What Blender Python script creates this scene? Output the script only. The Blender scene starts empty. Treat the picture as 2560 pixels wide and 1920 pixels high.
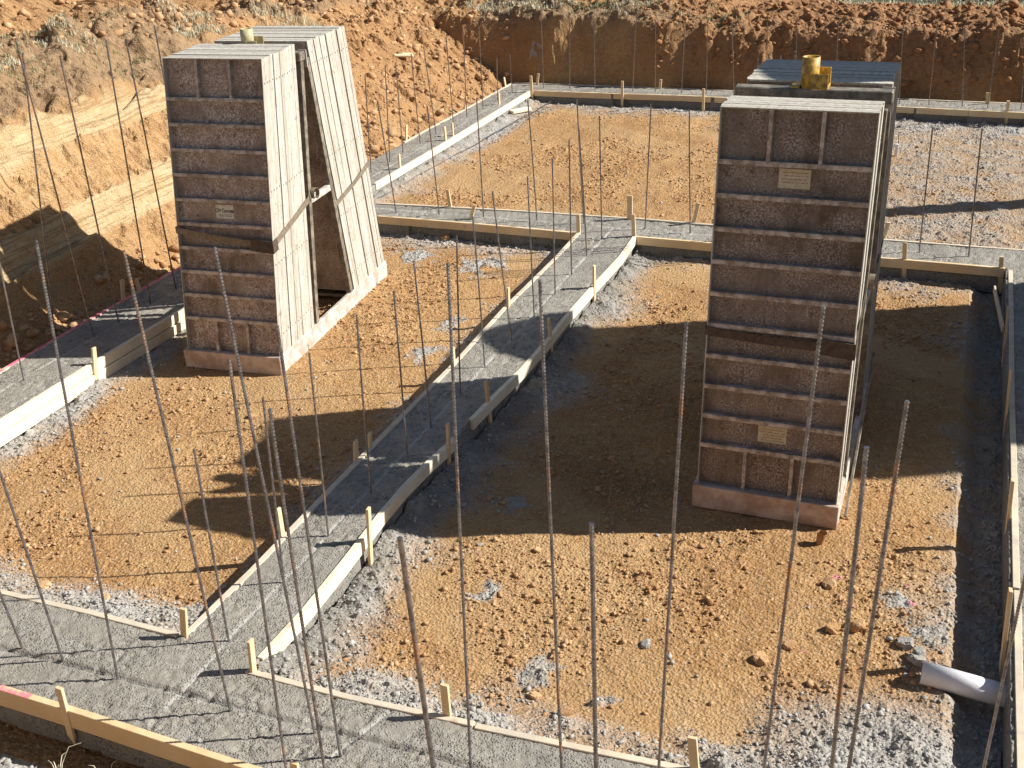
import bpy, bmesh, math, random
import numpy as np
from mathutils import Vector, Matrix
random.seed(7); RNG = np.random.default_rng(11)
S = bpy.context.scene
COL = S.collection
# ------------------------------------------------------------------ camera (surveyed) and plan helpers
CAM = np.array([0, 0, 3.85]); FPX = 2781.86
def _rot(yaw, pitch, roll):
    f = np.array([math.sin(yaw)*math.cos(pitch), math.cos(yaw)*math.cos(pitch), -math.sin(pitch)])
    r = np.array([math.cos(yaw), -math.sin(yaw), 0]); u = np.cross(r, f)
    c, s = math.cos(roll), math.sin(roll)
    # rows: right, image-down, forward
    U = -s*r + c*u
    return np.array([c*r + s*u, U, f])
R3 = _rot(*[math.radians(v) for v in (-22.533, 26.234, -2.6655)])
def ray(p): return R3.T @ np.array([(p[0]-1280)/FPX, -(p[1]-960)/FPX, 1.0])
def un(p, z=0.0):
    d = ray(p); return CAM + d*((z-CAM[2])/d[2])
def proj(P):
    v = R3 @ (np.array(P, float)-CAM); return (1280+FPX*v[0]/v[2], 960-FPX*v[1]/v[2])
def near_vert(base, p):      # point of a sight line closest to the vertical through base
    d = ray(p); w = CAM-base; a = d@d; b = d[2]; c = 1.0
    k = (b*w[2]-c*(d@w))/(a*c-b*b); return CAM+d*k
_O = {1:(0,0),2:(850,0),3:(1700,0),4:(0,640),5:(850,640),6:(1700,640),7:(0,1280),8:(850,1280),9:(1700,1280)}
def T(n, x, y): return (_O[n][0]+x*.38879, _O[n][1]+y*.38879)
V = Vector
# ------------------------------------------------------------------ tagging
def tag(o, label=None, cat=None, group=None, kind=None):
    if label: o['label'] = label
    if cat: o['category'] = cat
    if group: o['group'] = group
    if kind: o['kind'] = kind
    return o
def empty(name, loc=(0,0,0), rz=0.0):
    o = bpy.data.objects.new(name, None); o.empty_display_size = .1
    o.location = loc; o.rotation_euler = (0,0,rz); COL.objects.link(o); return o
def link(name, me, mats, parent=None):
    o = bpy.data.objects.new(name, me)
    for m in (mats if isinstance(mats, (list, tuple)) else [mats]): me.materials.append(m)
    COL.objects.link(o)
    if parent: o.parent = parent
    return o
ORD = ['first','second','third','fourth','fifth','sixth','seventh','eighth','ninth','tenth','eleventh','twelfth','thirteenth','fourteenth','fifteenth','sixteenth','seventeenth','eighteenth','nineteenth','twentieth']
# ------------------------------------------------------------------ noise (numpy)
_TB = np.random.default_rng(3).random((16, 256, 256)).astype(np.float32)
def vn(x, y, s=0):
    ix = np.floor(x).astype(np.int64); iy = np.floor(y).astype(np.int64)
    fx = x-ix; fy = y-iy; fx = fx*fx*(3-2*fx); fy = fy*fy*(3-2*fy); t = _TB[s % 16]
    a = t[ix & 255, iy & 255]; b = t[(ix+1) & 255, iy & 255]; c = t[ix & 255, (iy+1) & 255]; d = t[(ix+1) & 255, (iy+1) & 255]
    return (a*(1-fx)+b*fx)*(1-fy)+(c*(1-fx)+d*fx)*fy
def fbm(x, y, f, oct=4, s=0):
    r = 0; a = .5; n = 0
    for o in range(oct):
        r = r+a*vn(x*f+17.3*o, y*f+5.1*o, s+o); n += a; a *= .5; f *= 2.03
    return r/n
def clods(x, y, cell, dens, s=0, rmin=.25, rmax=.62, flat=.75):
    wx = x+(vn(x/cell*2.1, y/cell*2.1, s+5)-.5)*cell*.55; wy = y+(vn(x/cell*2.1+9, y/cell*2.1+4, s+6)-.5)*cell*.55
    gx = wx/cell; gy = wy/cell
    ix = np.floor(gx).astype(np.int64); iy = np.floor(gy).astype(np.int64); out = np.zeros_like(x)
    for dx in (-1,0,1):
        for dy in (-1,0,1):
            jx = (ix+dx) & 255; jy = (iy+dy) & 255
            px = ix+dx+_TB[s % 16, jx, jy]; py = iy+dy+_TB[(s+1) % 16, jx, jy]
            q = _TB[(s+2) % 16, jx, jy]; on = _TB[(s+3) % 16, jx, jy] < dens
            r = rmin+(rmax-rmin)*q**2.2; th = _TB[(s+4) % 16, jx, jy]*6.28; c_ = np.cos(th); s_ = np.sin(th); asp = .65+.35*_TB[(s+5) % 16, jx, jy]
            u = ((gx-px)*c_+(gy-py)*s_)/r; v = (-(gx-px)*s_+(gy-py)*c_)/(r*asp); e = 1-np.cbrt(np.abs(u)**3+np.abs(v)**3)
            h = np.where(on & (e > 0), r*np.minimum(1, e*2.6)**.8*(.72+.45*u*(q-.4)+.25*v*(asp-.6)+.22*e), 0)
            out = np.maximum(out, h)
    return out*cell*flat
def ss(a, b, x): t = np.clip((x-a)/(b-a), 0, 1); return t*t*(3-2*t)
# ------------------------------------------------------------------ plan of the footings (board top edges, metres)
def un2(p): q = un(p); return (q[0], q[1])
PL = dict(  # polylines of inner top edges of the form boards, surveyed at level 0
 CRlow=[T(7,1650,930), T(7,1940,620), (850,1405), T(5,250,1646), T(5,400,1470), T(5,560,1310), T(5,660,1220), T(5,722,1160)],
 CRup=[T(5,820,1048), T(5,960,905), T(5,1150,722), T(5,1240,622), T(5,1330,520), T(5,1420,402), T(5,1600,200), T(5,1790,0), T(2,1880,1520)],
 CL=[T(7,1195,800), T(7,1640,370), T(7,1960,40), T(5,400,1040), T(5,475,965), T(5,750,690), T(5,1080,320), T(5,1410,0), T(2,1548,1495)],
 ML=[T(2,250,1385), T(2,860,1432), T(2,1530,1490)],
 MR=[T(2,1905,1515), T(2,2212,1540), T(6,1290,5), T(6,2090,73)],
 MBl=[T(2,240,1308), T(2,1050,1352), T(2,1862,1402)],
 MBr=[T(2,1885,1405), T(2,2190,1432), T(3,1310,1540), T(3,2212,1610)],
 BF=[T(2,1240,580), T(2,2212,612), T(3,1340,678), T(3,2212,722)],
 BB=[T(2,1118,532), T(2,2212,568), T(3,1340,632), T(3,2212,665)],
 LBi=[T(2,215,1180), T(2,720,880), T(2,1220,580)],
 LBo=[T(2,420,915), T(2,800,705), T(2,1108,535)],
 Li=[T(4,0,1045), T(4,590,675), T(4,1165,335)],
 Lo=[T(4,0,745), T(4,440,492), T(4,840,262)],
 FIl=[T(7,0,520), T(7,560,652), T(7,1130,800)],
 FIr1=[T(7,1570,1030), T(7,2212,1195), T(8,850,1372)],
 FIr2=[T(8,862,1384), T(8,1500,1520), T(8,2100,1646)],
 FO=[T(7,0,1105), T(7,560,1275), T(7,1520,1590)],
 Ri=[T(6,2112,85), T(6,2118,900), T(9,2130,0), T(9,2143,480)],
 Ri2=[T(9,2147,500), T(9,2156,1100), T(9,2166,1646)],
)
PW = {k: [un2(p) for p in v] for k, v in PL.items()}
def ext(pl, a=0, b=0):
    pl = [np.array(p) for p in pl]
    if a: d = pl[0]-pl[1]; pl = [pl[0]+d/np.linalg.norm(d)*a]+pl
    if b: d = pl[-1]-pl[-2]; pl = pl+[pl[-1]+d/np.linalg.norm(d)*b]
    return [tuple(p) for p in pl]
PW['MBr'] = ext(PW['MBr'], 0, .9); PW['BF'] = ext(PW['BF'], 0, .8); PW['BB'] = ext(PW['BB'], 0, .8)
PW['Li'] = ext(PW['Li'], 1.7, 3.1); PW['Lo'] = ext(PW['Lo'], 2.4, 3.2); PW['FIl'] = ext(PW['FIl'], 1.9, 0)
PW['FIr2'] = ext(PW['FIr2'], 0, 1.55); PW['FO'] = ext(PW['FO'], 1.9, 2.4); PW['Ri2'] = ext(PW['Ri2'], 0, 1.4)
def fy(y, *keys):     # x of a y-running edge
    P = sorted(sum([PW[k] for k in keys], []), key=lambda p: p[1]); return np.interp(y, [p[1] for p in P], [p[0] for p in P])
def fx(x, *keys):
    P = sorted(sum([PW[k] for k in keys], []), key=lambda p: p[0]); return np.interp(x, [p[0] for p in P], [p[1] for p in P])
def foot_mask(x, y, e=.02):
    m = (x > fy(y,'Lo','LBo')-e) & (x < fy(y,'Li','LBi')+e) & (y > 2.6) & (y < 18.2)
    m |= (x > fy(y,'CL')-e) & (x < fy(y,'CRlow','CRup')+e) & (y > 3.4) & (y < 11.2)
    m |= (x > fy(y,'Ri','Ri2')-e) & (x < 1.22) & (y > 2.6) & (y < 11.0)
    yi = np.where(x < -3.35, fx(x,'FIl'), fx(x,'FIr1','FIr2'))
    m |= (y > fx(x,'FO')-e) & (y < yi+e) & (x > -7.1) & (x < 1.22)
    m |= (y > fx(x,'ML','MR')-e) & (y < fx(x,'MBl','MBr')+e) & (x > -6.8) & (x < 1.22)
    m |= (y > fx(x,'BF')-e) & (y < fx(x,'BB')+e) & (x > -7.28) & (x < 1.22)
    return m
# ------------------------------------------------------------------ terrain
XL, YB = -7.52, 18.2
def ground(x, y, fine=True):
    """height and masks of the terrain"""
    x = np.asarray(x, float); y = np.asarray(y, float)
    w1 = (fbm(x, y, .55, 3, 1)-.5)
    fl = -.2+(fbm(x, y, .9, 3, 2)-.5)*.05
    # distances outwards from the pit's foot lines
    dl = (XL-.12*ss(9, 14, y)+w1*.30)-x
    db = y-(YB+.12+(fbm(x, y*.2, 1.3, 3, 4)-.5)*(.25+.5*ss(-5.5, -4, x)))
    dr = x-np.where(y > 11.3, 2.6, 1.75); dn = 1.75-y
    zr = np.interp(y, [3, 9, 11, 13, 14.2, 15.5, 17.7, 21], [2.05, 1.95, 1.9, 1.72, 1.62, 1.48, 1.3, 1.2])
    bank = np.interp(dl, [-.35, 0, .18, 1.0, 1.35, 1.95, 2.6, 5, 9], [0, .06, .16, .66, .76, .97, 1.03, 1.08, 1.12])
    soft = np.interp(dl, [-.9, -.3, .6, 1.6, 2.3, 5], [0, .06, .42, .86, 1.0, 1.08])
    k = ss(12.2, 14.0, y+w1*1.6); kru = ss(-.5, .5, y-(13.4+1.5*np.clip(dl, -.5, 3)+w1*2.2))
    bankL = (bank*(1-k)+soft*k)*(zr+.2)
    kr = ss(-5.6, -3.4, x+w1*2)
    zb = 1.10+.06*w1-.16*kr+.10*ss(.9, 1.8, db)*ss(3.4, 2.2, db)
    bb = np.interp(db, [-.3, 0, .06, .30, .5, .75, 3], [0, .04, .10, .62, .92, 1.0, 1.02])*(1-kr)+np.interp(db, [-.3, 0, .16, .42, .8, 1.4, 3], [0, .06, .52, .90, .96, .99, 1.0])*kr
    bankB = bb*(zb+.2)
    drop = -.100*np.maximum(y-20.0, 0); drop = np.where(y > 45, -.100*25, drop)
    bankR = np.interp(dr, [-.3, 0, .8, 1.1, 4], [0, .1, 1.2, 1.4, 1.5])
    bankN = np.interp(dn, [-.3, 0, .9, 1.5, 4], [0, .05, 1.6, 2.2, 2.4])
    inside = np.maximum.reduce([np.maximum(bankL, 0), np.where(db > -.3, bankB, -9), bankR, bankN])
    both = np.maximum.reduce([dl, db, dr, dn]); inside = inside+drop*ss(-22, -1, x)*.999
    h = fl+np.where(both > -.9, np.where(y > 20, inside, np.maximum(inside, 0)), 0)
    pit = ss(.25, -.05, both)
    # masks
    din = np.full_like(x, 9.0)
    inL = x-fy(y,'Li','LBi'); cl = fy(y,'CL')-x; cr = x-fy(y,'CRlow','CRup'); ri = fy(y,'Ri','Ri2')-x
    inner = (x > -6.9) & (x < .75)
    nb = (y > 3.6) & (y < 11.1)
    n2 = fbm(x, y, 1.7, 4, 6)
    n3 = fbm(x, y, 5.5, 3, 8)
    fi = y-np.where(x < -3.35, fx(x,'FIl'), fx(x,'FIr1','FIr2'))
    mn = fx(x,'ML','MR')-y; mf = y-fx(x,'MBl','MBr'); bf = fx(x,'BF')-y
    def band(d, w, a=1.0): return np.where(d > -.08, a*ss(w, 0, d-(n2-.5)*1.3*w-(n3-.5)*.5*w), 0)
    sp = np.zeros_like(x)
    A = nb & inner
    sp = np.maximum(sp, np.where(A & (x > -3.4), band(fi, .62), 0)); sp = np.maximum(sp, np.where(A & (x < -3.4), band(fi, .60), 0))
    sp = np.maximum(sp, np.where(A & (x < -3.3), band(cl, .46), 0)); sp = np.maximum(sp, np.where(A & (x > -3.3), band(cr, .58), 0))
    sp = np.maximum(sp, np.where(A, band(ri, .55), 0)); sp = np.maximum(sp, np.where(A, band(mn, .62), 0)); sp = np.maximum(sp, np.where(A & (x < -4), band(inL, .38), 0))
    B = (y > 11.0) & (y < 17.9) & (x > -6.9) & (x < 2.5)
    sp = np.maximum(sp, np.where(B, band(bf, 1.05), 0)); sp = np.maximum(sp, np.where(B, band(inL, .62), 0)); sp = np.maximum(sp, np.where(B, band(mf, .15), 0))
    sp = np.maximum(sp, np.where(B & (x > -2.6), .50*ss(-1.9, -.3, x+(n2-.5)*2.2)+.9*(n3-.5), 0))
    # heap by the near right corner
    hp = ss(1.0, .25, np.hypot((x-.15)/1.0, (y-4.2)/.75)); hp = np.where(A, hp*ss(.3, .55, n2+.2*hp), 0)
    sp = np.maximum(sp, hp)
    # odd blobs of spilt concrete
    for bx, by, br in ((-1.72,4.36,.15),(-2.28,4.93,.11),(-2.45,5.86,.12),(-1.3,4.2,.10),(-.42,4.45,.05),(.02,5.62,.12),(.22,5.35,.14),(-4.5,10.1,.32),(-5.3,10.2,.30),(-4.15,8.6,.2),(-4.05,7.9,.2),(-2.4,16.2,.5),(-1.7,15.0,.35)):
        sp = np.maximum(sp, ss(1.2, .7, np.hypot(x-bx, y-by)/br+(n3-.5)*2.6)*ss(.36, .5, n3))
    sp = np.where((y < 3.0) & (y > 1.9), ss(.40, .48, n2+.25*ss(-3.9, -4.6, x)), sp)
    sp = np.clip(sp, 0, 1)*((both < 0.05) | (y < 3))
    spl = np.where((np.hypot((x+7.0)/.20, (h-.47)/.15) < 1+n3*.6-.3) & (db > -.1) & (db < .7) & (n3+.4*(fbm(x*3, h*3, 3.0, 3, 2)-.5) > .44), 1, 0)
    tan0 = ss(.10, .22, dl)*ss(1.30, 1.18, dl+.16*(fbm(y, x*0, 1.2, 3, 5)-.5)*2)*ss(13.9, 12.8, y+w1)
    hh = h-.030*(y-10)+.12*(fbm(y, x*0, .7, 3, 3)-.5); claw = ss(.70, .74, hh)*ss(1.20, 1.14, hh); low = ss(.42, .36, hh)
    tan = tan0*(1-.75*claw*ss(.3, .5, fbm(y, h, .9, 3, 8)))*(1-.85*low)
    rimd = np.where(dl > 0, dl, 0)
    top = ss(1.25, 1.5, dl)*ss(3.3, 2.4, dl)*(1-k)*ss(15, 13, y)
    top = np.maximum(top, ss(.42, .6, db+.12*n3)*ss(1.6, .9, db+.6*(n2-.5))*(1-.75*kr)*(dl < .5))
    top = np.maximum(top, ss(2.1, 2.3, dl)*ss(3.1, 2.7, dl)*k)
    field = ss(0, .25, db-(2.15-.25*(x+1.2)+(n2-.5)*.7))*ss(-2.9, -2.1, x)
    field = np.maximum(field, ss(8, 10, dl))
    rub = np.maximum(np.maximum(kru*ss(-1.1, -.5, dl), .8*k*ss(-1.0, -.4, dl)*ss(.7, .1, dl)), ss(-.1, .1, db)*kr)
    rub = np.maximum(rub, ss(1.9, 2.3, dl)); rub = np.maximum(rub, ss(.5, .9, db))*(1-field*.9)
    rub = np.maximum(rub, .55*ss(-.55, -.1, dl)*ss(.5, .15, dl))
    if not fine: return h, sp
    # ---- relief
    ca_, sa_ = .55, .83; pk = ss(.52, .64, fbm(x*ca_+y*sa_, (y*ca_-x*sa_)*.22, 1.9, 4, 13))
    g = clods(x, y, .024, .9, 0)*.85+clods(x, y, .060, .30, 3, .2, .5)*.62+(fbm(x, y, 9, 3, 3)-.5)*.024; g = g*(1-.62*pk)
    rt = fbm(x*1.0, y*.35, 2.6, 3, 9); 
    big = clods(x, y, .22, .12, 6, .14, .34)*.8*ss(.42, .6, n2)*ss(-3, -1.2, x)*(y < 8)
    g = g*(.6+.8*ss(.35, .7, n2))+big*.55
    far = ss(10.5, 12, y)*(rt-.5)*.05
    s1 = clods(x, y, .028, .9, 11, .3, .6)*.8+clods(x, y, .05, .6, 7, .3, .6)*.55+clods(x, y, .12, .4, 9, .25, .55)*.55+(n3-.5)*.05
    inn = pit*(1-sp)
    h = h+inn*(g+far)
    raise_ = np.where(A & (x > -3.3), .045*ss(.30, 0, cr)*ss(-.2, 0, cr), 0)*(.6+n3)+np.where(B, .08*ss(.30, 0, inL)*ss(-.2, 0, inL), 0)+np.where(A, .17*ss(.55, 0, fi)*ss(-.2, .0, fi), 0)+np.where(A & (x < -3.3), .07*ss(.35, 0, cl), 0)+hp*.05
    h = h+np.where(pit > .5, sp*s1*1.25+raise_*(.6+.8*sp*n2), 0)
    r1 = clods(x, y, .55, .45, 13, .25, .6)*.5+clods(x, y, .27, .62, 4, .2, .6)*.75+clods(x, y, .12, .7, 2, .2, .6)*.8+clods(x, y, .06, .6, 8)*.6+(fbm(x, y, 2.2, 4, 7)-.5)*.30
    r1 = r1*(.75+.5*n2)
    h = h+rub*r1*(1-sp)*np.where(rub > 0, ss(0, .5, rub)*.3+.7, 0)*(1-.25*kr*ss(.9, 1.3, db))+ss(2.0, 2.6, dl)*ss(9, 7, dl)*(clods(x, y, .8, .6, 3)*.5+(fbm(x, y, .8, 3, 6)-.4)*.5)
    outb = (1-pit)*(1-rub)
    h = h+outb*(1-tan)*((fbm(x, y, 3.2, 4, 1)-.5)*.22+clods(x, y, .07, .7, 5)*.8+clods(x, y, .18, .5, 11)*.6)
    # tool marks of the cut face: shelves and bucket scrapes
    sh = np.sin((h*1.0-.035*y+.10*w1)*2*math.pi/.27+n2*1.2); 
    rdg = 1-np.abs(2*vn(y*13+h*5+fbm(y, h, 2, 2, 3)*5, h*1.6, 6)-1); rr_ = clods(y, h*1.4, .10, .75, 5)*.9+clods(y, h*1.3, .22, .5, 8)*.6
    h = h+tan0*(claw*ss(.25, .45, fbm(y, h, .9, 3, 8))*(.13*(rdg-.5)+rr_*.6)+low*rr_*1.3+.03*(fbm(y, h*3, 6, 3, 2)-.5))
    h = h+(ss(1.15, 1.4, dl)*ss(2.6, 2.1, dl)*(1-k))*((fbm(x, y, 1.6, 3, 11)-.55)*.50+clods(x, y, .26, .4, 7)*.6)
    h = h+tan*(.062*np.sign(sh)*np.abs(sh)**.4+.02*(fbm(y, h*5, 8, 3, 5)-.5)*ss(.2,.5,n2)+.05*(vn(y*6+h*1.2, h*.9, 6)-.5)*ss(.35,.5,fbm(y, h*3, .9, 2, 4)))
    # trench beside the right-hand and outer front boards
    h = h-np.where((x > .3) & (x < .62) & nb, .10*ss(.28, .45, x), 0)
    h = h-.10*ss(2.86, 2.95, y)*ss(3.3, 3.2, y)*(x > -7)+.06*ss(2.95, 2.8, y)*(y > 1.7)
    fm = foot_mask(x, y, .03)
    h = np.where(fm, np.minimum(h, -.27), h)
    return h, dict(spill=np.maximum(sp, spl), tan=tan, top=top, field=field, rub=rub, pack=pk*pit*(1-sp), wet=np.where(A & (x > -3.3), ss(.34, .05, cr+(n3-.5)*.3), 0)+np.where(B, ss(.22, .02, inL+(n3-.5)*.2), 0)*.8)
def axis(fine, lo, hi):
    a = list(fine); st = a[1]-a[0]; x = a[0]; pre = []
    s = st
    while x > lo: s = min(s*1.22, 40); x -= s; pre.append(x)
    x = a[-1]; s = a[-1]-a[-2]; post = []
    while x < hi: s = min(s*1.22, 40); x += s; post.append(x)
    return np.array(pre[::-1]+a+post)
def grid_mesh(name, X, Y, H, attrs, keep=None, smooth=True, skirt=None):
    nx, ny = len(X), len(Y); gx, gy = np.meshgrid(X, Y, indexing='ij')
    co = np.stack([gx, gy, H], -1).reshape(-1, 3).astype(np.float32)
    i = np.arange((nx-1)*(ny-1)); a = (i//(ny-1))*ny+(i % (ny-1))
    q = np.stack([a, a+ny, a+ny+1, a+1], -1)
    if keep is not None:
        kf = keep.reshape(-1); sk = []
        K = np.zeros((nx+1, ny+1), bool); K[1:-1, 1:-1] = keep
        c = K[1:-1, 1:-1]
        for (dx, dy, e0, e1) in ((-1,0,3,0),(1,0,1,2),(0,-1,0,1),(0,1,2,3)):
            nb = K[1+dx:nx+dx, 1+dy:ny+dy]; m = (c & ~nb).reshape(-1); sk.append(np.stack([q[m][:, e0], q[m][:, e1]], -1))
        q = q[kf]; sk = np.concatenate(sk)
        n0 = len(co); low = co.copy(); low[:, 2] = skirt; co = np.concatenate([co, low])
        q = np.concatenate([q, np.stack([sk[:, 1], sk[:, 0], sk[:, 0]+n0, sk[:, 1]+n0], -1)])
        used = np.unique(q); mp = np.full(len(co), -1); mp[used] = np.arange(len(used)); co = co[used]; q = mp[q]
        attrs = {k: np.concatenate([v.reshape(-1), v.reshape(-1)*0])[used] for k, v in attrs.items()}
    me = bpy.data.meshes.new(name)
    me.vertices.add(len(co)); me.vertices.foreach_set('co', co.ravel())
    me.loops.add(len(q)*4); me.loops.foreach_set('vertex_index', q.ravel().astype(np.int32))
    me.polygons.add(len(q)); me.polygons.foreach_set('loop_start', np.arange(0, len(q)*4, 4, dtype=np.int32))
    me.update(calc_edges=True)
    me.polygons.foreach_set('use_smooth', np.full(len(q), smooth))
    for k, v in attrs.items():
        at = me.attributes.new(k, 'FLOAT', 'POINT'); at.data.foreach_set('value', np.asarray(v, np.float32).ravel())
    return me
# ------------------------------------------------------------------ materials
class NT:
    def __init__(s, name):
        s.m = bpy.data.materials.new(name); s.m.use_nodes = True; s.t = s.m.node_tree; s.b = s.t.nodes['Principled BSDF']
    def n(s, typ, **kw):
        o = s.t.nodes.new(typ)
        for k, v in kw.items(): setattr(o, k, v)
        return o
    def l(s, a, b): s.t.links.new(a, b)
    def coord(s, which='Object', scale=(1,1,1)):
        c = s.n('ShaderNodeTexCoord'); mp = s.n('ShaderNodeMapping'); mp.inputs['Scale'].default_value = scale
        if which == 'Random':
            g = s.n('ShaderNodeObjectInfo'); v = s.n('ShaderNodeVectorMath', operation='MULTIPLY_ADD')
            cb = s.n('ShaderNodeCombineXYZ'); s.l(g.outputs['Random'], cb.inputs[0]); s.l(g.outputs['Random'], cb.inputs[1]); s.l(g.outputs['Random'], cb.inputs[2])
            s.l(cb.outputs[0], v.inputs[0]); v.inputs[1].default_value = (37, 19, 53); s.l(c.outputs['Object'], v.inputs[2]); s.l(v.outputs[0], mp.inputs[0])
        elif which == 'World':
            g = s.n('ShaderNodeNewGeometry'); s.l(g.outputs['Position'], mp.inputs[0])
        else: s.l(c.outputs[which], mp.inputs[0])
        return mp.outputs[0]
    def noise(s, vec, scale, detail=4, rough=.6, lo=.35, hi=.65):
        o = s.n('ShaderNodeTexNoise'); o.inputs['Scale'].default_value = scale; o.inputs['Detail'].default_value = detail; o.inputs['Roughness'].default_value = rough
        s.l(vec, o.inputs['Vector']); r = s.n('ShaderNodeMapRange'); r.inputs[1].default_value = lo; r.inputs[2].default_value = hi
        s.l(o.outputs[0], r.inputs[0]); return r.outputs[0]
    def vor(s, vec, scale, feat='F1', lo=0, hi=1, out=0):
        o = s.n('ShaderNodeTexVoronoi', feature=feat); o.inputs['Scale'].default_value = scale; s.l(vec, o.inputs['Vector'])
        r = s.n('ShaderNodeMapRange'); r.inputs[1].default_value = lo; r.inputs[2].default_value = hi; s.l(o.outputs[out], r.inputs[0]); return r.outputs[0]
    def mix(s, f, a, b):
        o = s.n('ShaderNodeMix', data_type='RGBA')
        for sock, v in ((o.inputs[0], f), (o.inputs[6], a), (o.inputs[7], b)):
            if hasattr(v, 'links') or hasattr(v, 'is_linked'): s.l(v, sock)
            elif isinstance(v, (int, float)): sock.default_value = v
            else: sock.default_value = (*v, 1)
        return o.outputs[2]
    def math(s, op, a, b=0.0, c=0.0):
        o = s.n('ShaderNodeMath', operation=op)
        for sock, v in zip(o.inputs, (a, b, c)):
            if isinstance(v, (int, float)): sock.default_value = v
            else: s.l(v, sock)
        return o.outputs[0]
    def attr(s, name): o = s.n('ShaderNodeAttribute', attribute_name=name); return o.outputs['Fac']
    def bump(s, h, dist=.01, strength=1.0, prev=None):
        o = s.n('ShaderNodeBump'); o.inputs['Distance'].default_value = dist; o.inputs['Strength'].default_value = strength; s.l(h, o.inputs['Height'])
        if prev is not None: s.l(prev, o.inputs['Normal'])
        return o.outputs[0]
    def out(s, col=None, rough=.9, metal=0, normal=None, spec=None):
        for k, v in (('Base Color', col), ('Roughness', rough), ('Metallic', metal), ('Normal', normal), ('Specular IOR Level', spec)):
            if v is None: continue
            if hasattr(v, 'is_linked'): s.l(v, s.b.inputs[k])
            elif isinstance(v, (int, float)): s.b.inputs[k].default_value = v
            else: s.b.inputs[k].default_value = (*v, 1)
        return s.m
def mat_soil():
    m = NT('soil'); w = m.coord('World')
    n1 = m.noise(w, 1.3, 5); n2 = m.noise(w, 14, 5)
    a = m.mix(n1, (.39,.215,.082), (.50,.31,.135)); a = m.mix(m.math('MULTIPLY', n2, .55), a, (.30,.15,.065)); a = m.mix(m.math('MULTIPLY', m.noise(w, 60, 4, .7, .52, .66), .65), a, (.72,.55,.36)); a = m.mix(m.math('MULTIPLY', m.noise(w, 38, 4, .7, .56, .68), .5), a, (.26,.12,.045))
    far = m.mix(n2, (.21,.095,.042), (.38,.205,.10))
    sx0 = m.n('ShaderNodeSeparateXYZ'); m.l(w, sx0.inputs[0]); rr = m.n('ShaderNodeMapRange'); rr.inputs[1].default_value = -7; rr.inputs[2].default_value = -3; rr.inputs[3].default_value = .38; rr.inputs[4].default_value = .8; m.l(sx0.outputs[0], rr.inputs[0])
    a = m.mix(m.math('MULTIPLY', m.attr('rub'), rr.outputs[0]), a, far)
    tn = m.mix(m.noise(m.coord('World', (1,1,7)), 2.2, 5), (.48,.345,.185), (.58,.44,.26)); tn = m.mix(m.math('MULTIPLY', m.noise(m.coord('World', (.5,.5,16)), 2.6, 4, .6, .53, .58), .65), tn, (.27,.16,.07)); tn = m.mix(m.math('MULTIPLY', m.noise(m.coord('World', (9,9,.7)), 2.4, 4, .7, .55, .62), .45), tn, (.30,.18,.08)); tn = m.mix(m.math('MULTIPLY', m.noise(w, 2.2, 5, .7, .5, .62), .5), tn, (.42,.27,.12))
    a = m.mix(m.attr('tan'), a, tn)
    tp = m.mix(n2, (.17,.11,.065), (.34,.235,.14)); a = m.mix(m.math('MULTIPLY', m.attr('top'), .8), a, tp)
    fd = m.mix(n2, (.36,.32,.18), (.48,.43,.29)); a = m.mix(m.attr('field'), a, fd)
    a = m.mix(m.math('MULTIPLY', m.attr('pack'), .25), a, (.60,.42,.22))
    sp = m.mix(n2, (.30,.285,.26), (.47,.45,.415)); sp = m.mix(m.math('MULTIPLY', m.noise(w, 3.5, 3, .6, .5, .7), .35), sp, (.45,.33,.2))
    a = m.mix(m.attr('spill'), a, sp)
    a = m.mix(m.math('MULTIPLY', m.attr('wet'), .75), a, (.20,.195,.175))
    # pink marking-paint flecks
    sw = m.n('ShaderNodeSeparateXYZ'); m.l(w, sw.inputs[0])
    pk = None
    for px, py, r in ((-.33,5.71,.05),(.10,5.58,.035),(.06,5.73,.03),(-.40,6.35,.02),(-.20,5.45,.02),(-.42,4.97,.02)):
        dx = m.math('SUBTRACT', sw.outputs[0], px); dy = m.math('SUBTRACT', sw.outputs[1], py)
        d = m.math('SQRT', m.math('ADD', m.math('MULTIPLY', dx, dx), m.math('MULTIPLY', dy, dy)))
        d = m.math('ADD', d, m.math('MULTIPLY', m.noise(w, 40, 2, .6, 0, 1), .04))
        q = m.math('LESS_THAN', d, r*.75+.016); pk = q if pk is None else m.math('MAXIMUM', pk, q)
    a = m.mix(m.math('MULTIPLY', pk, .6), a, (.62,.20,.28))
    b = m.bump(m.vor(w, 55, 'F1'), .012, .8); b = m.bump(m.noise(w, 130, 4, .7, 0, 1), .008, .9, b); b = m.bump(m.noise(w, 22, 4, .6, 0, 1), .025, .6, b)
    return m.out(a, .95, 0, b, .15)
def mat_clod(name, c1, c2):
    m = NT(name); w = m.coord('World'); a = m.mix(m.noise(w, 9, 4), c1, c2)
    return m.out(a, .95, 0, m.bump(m.noise(w, 90, 4, .7, 0, 1), .01, .8), .15)
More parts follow.
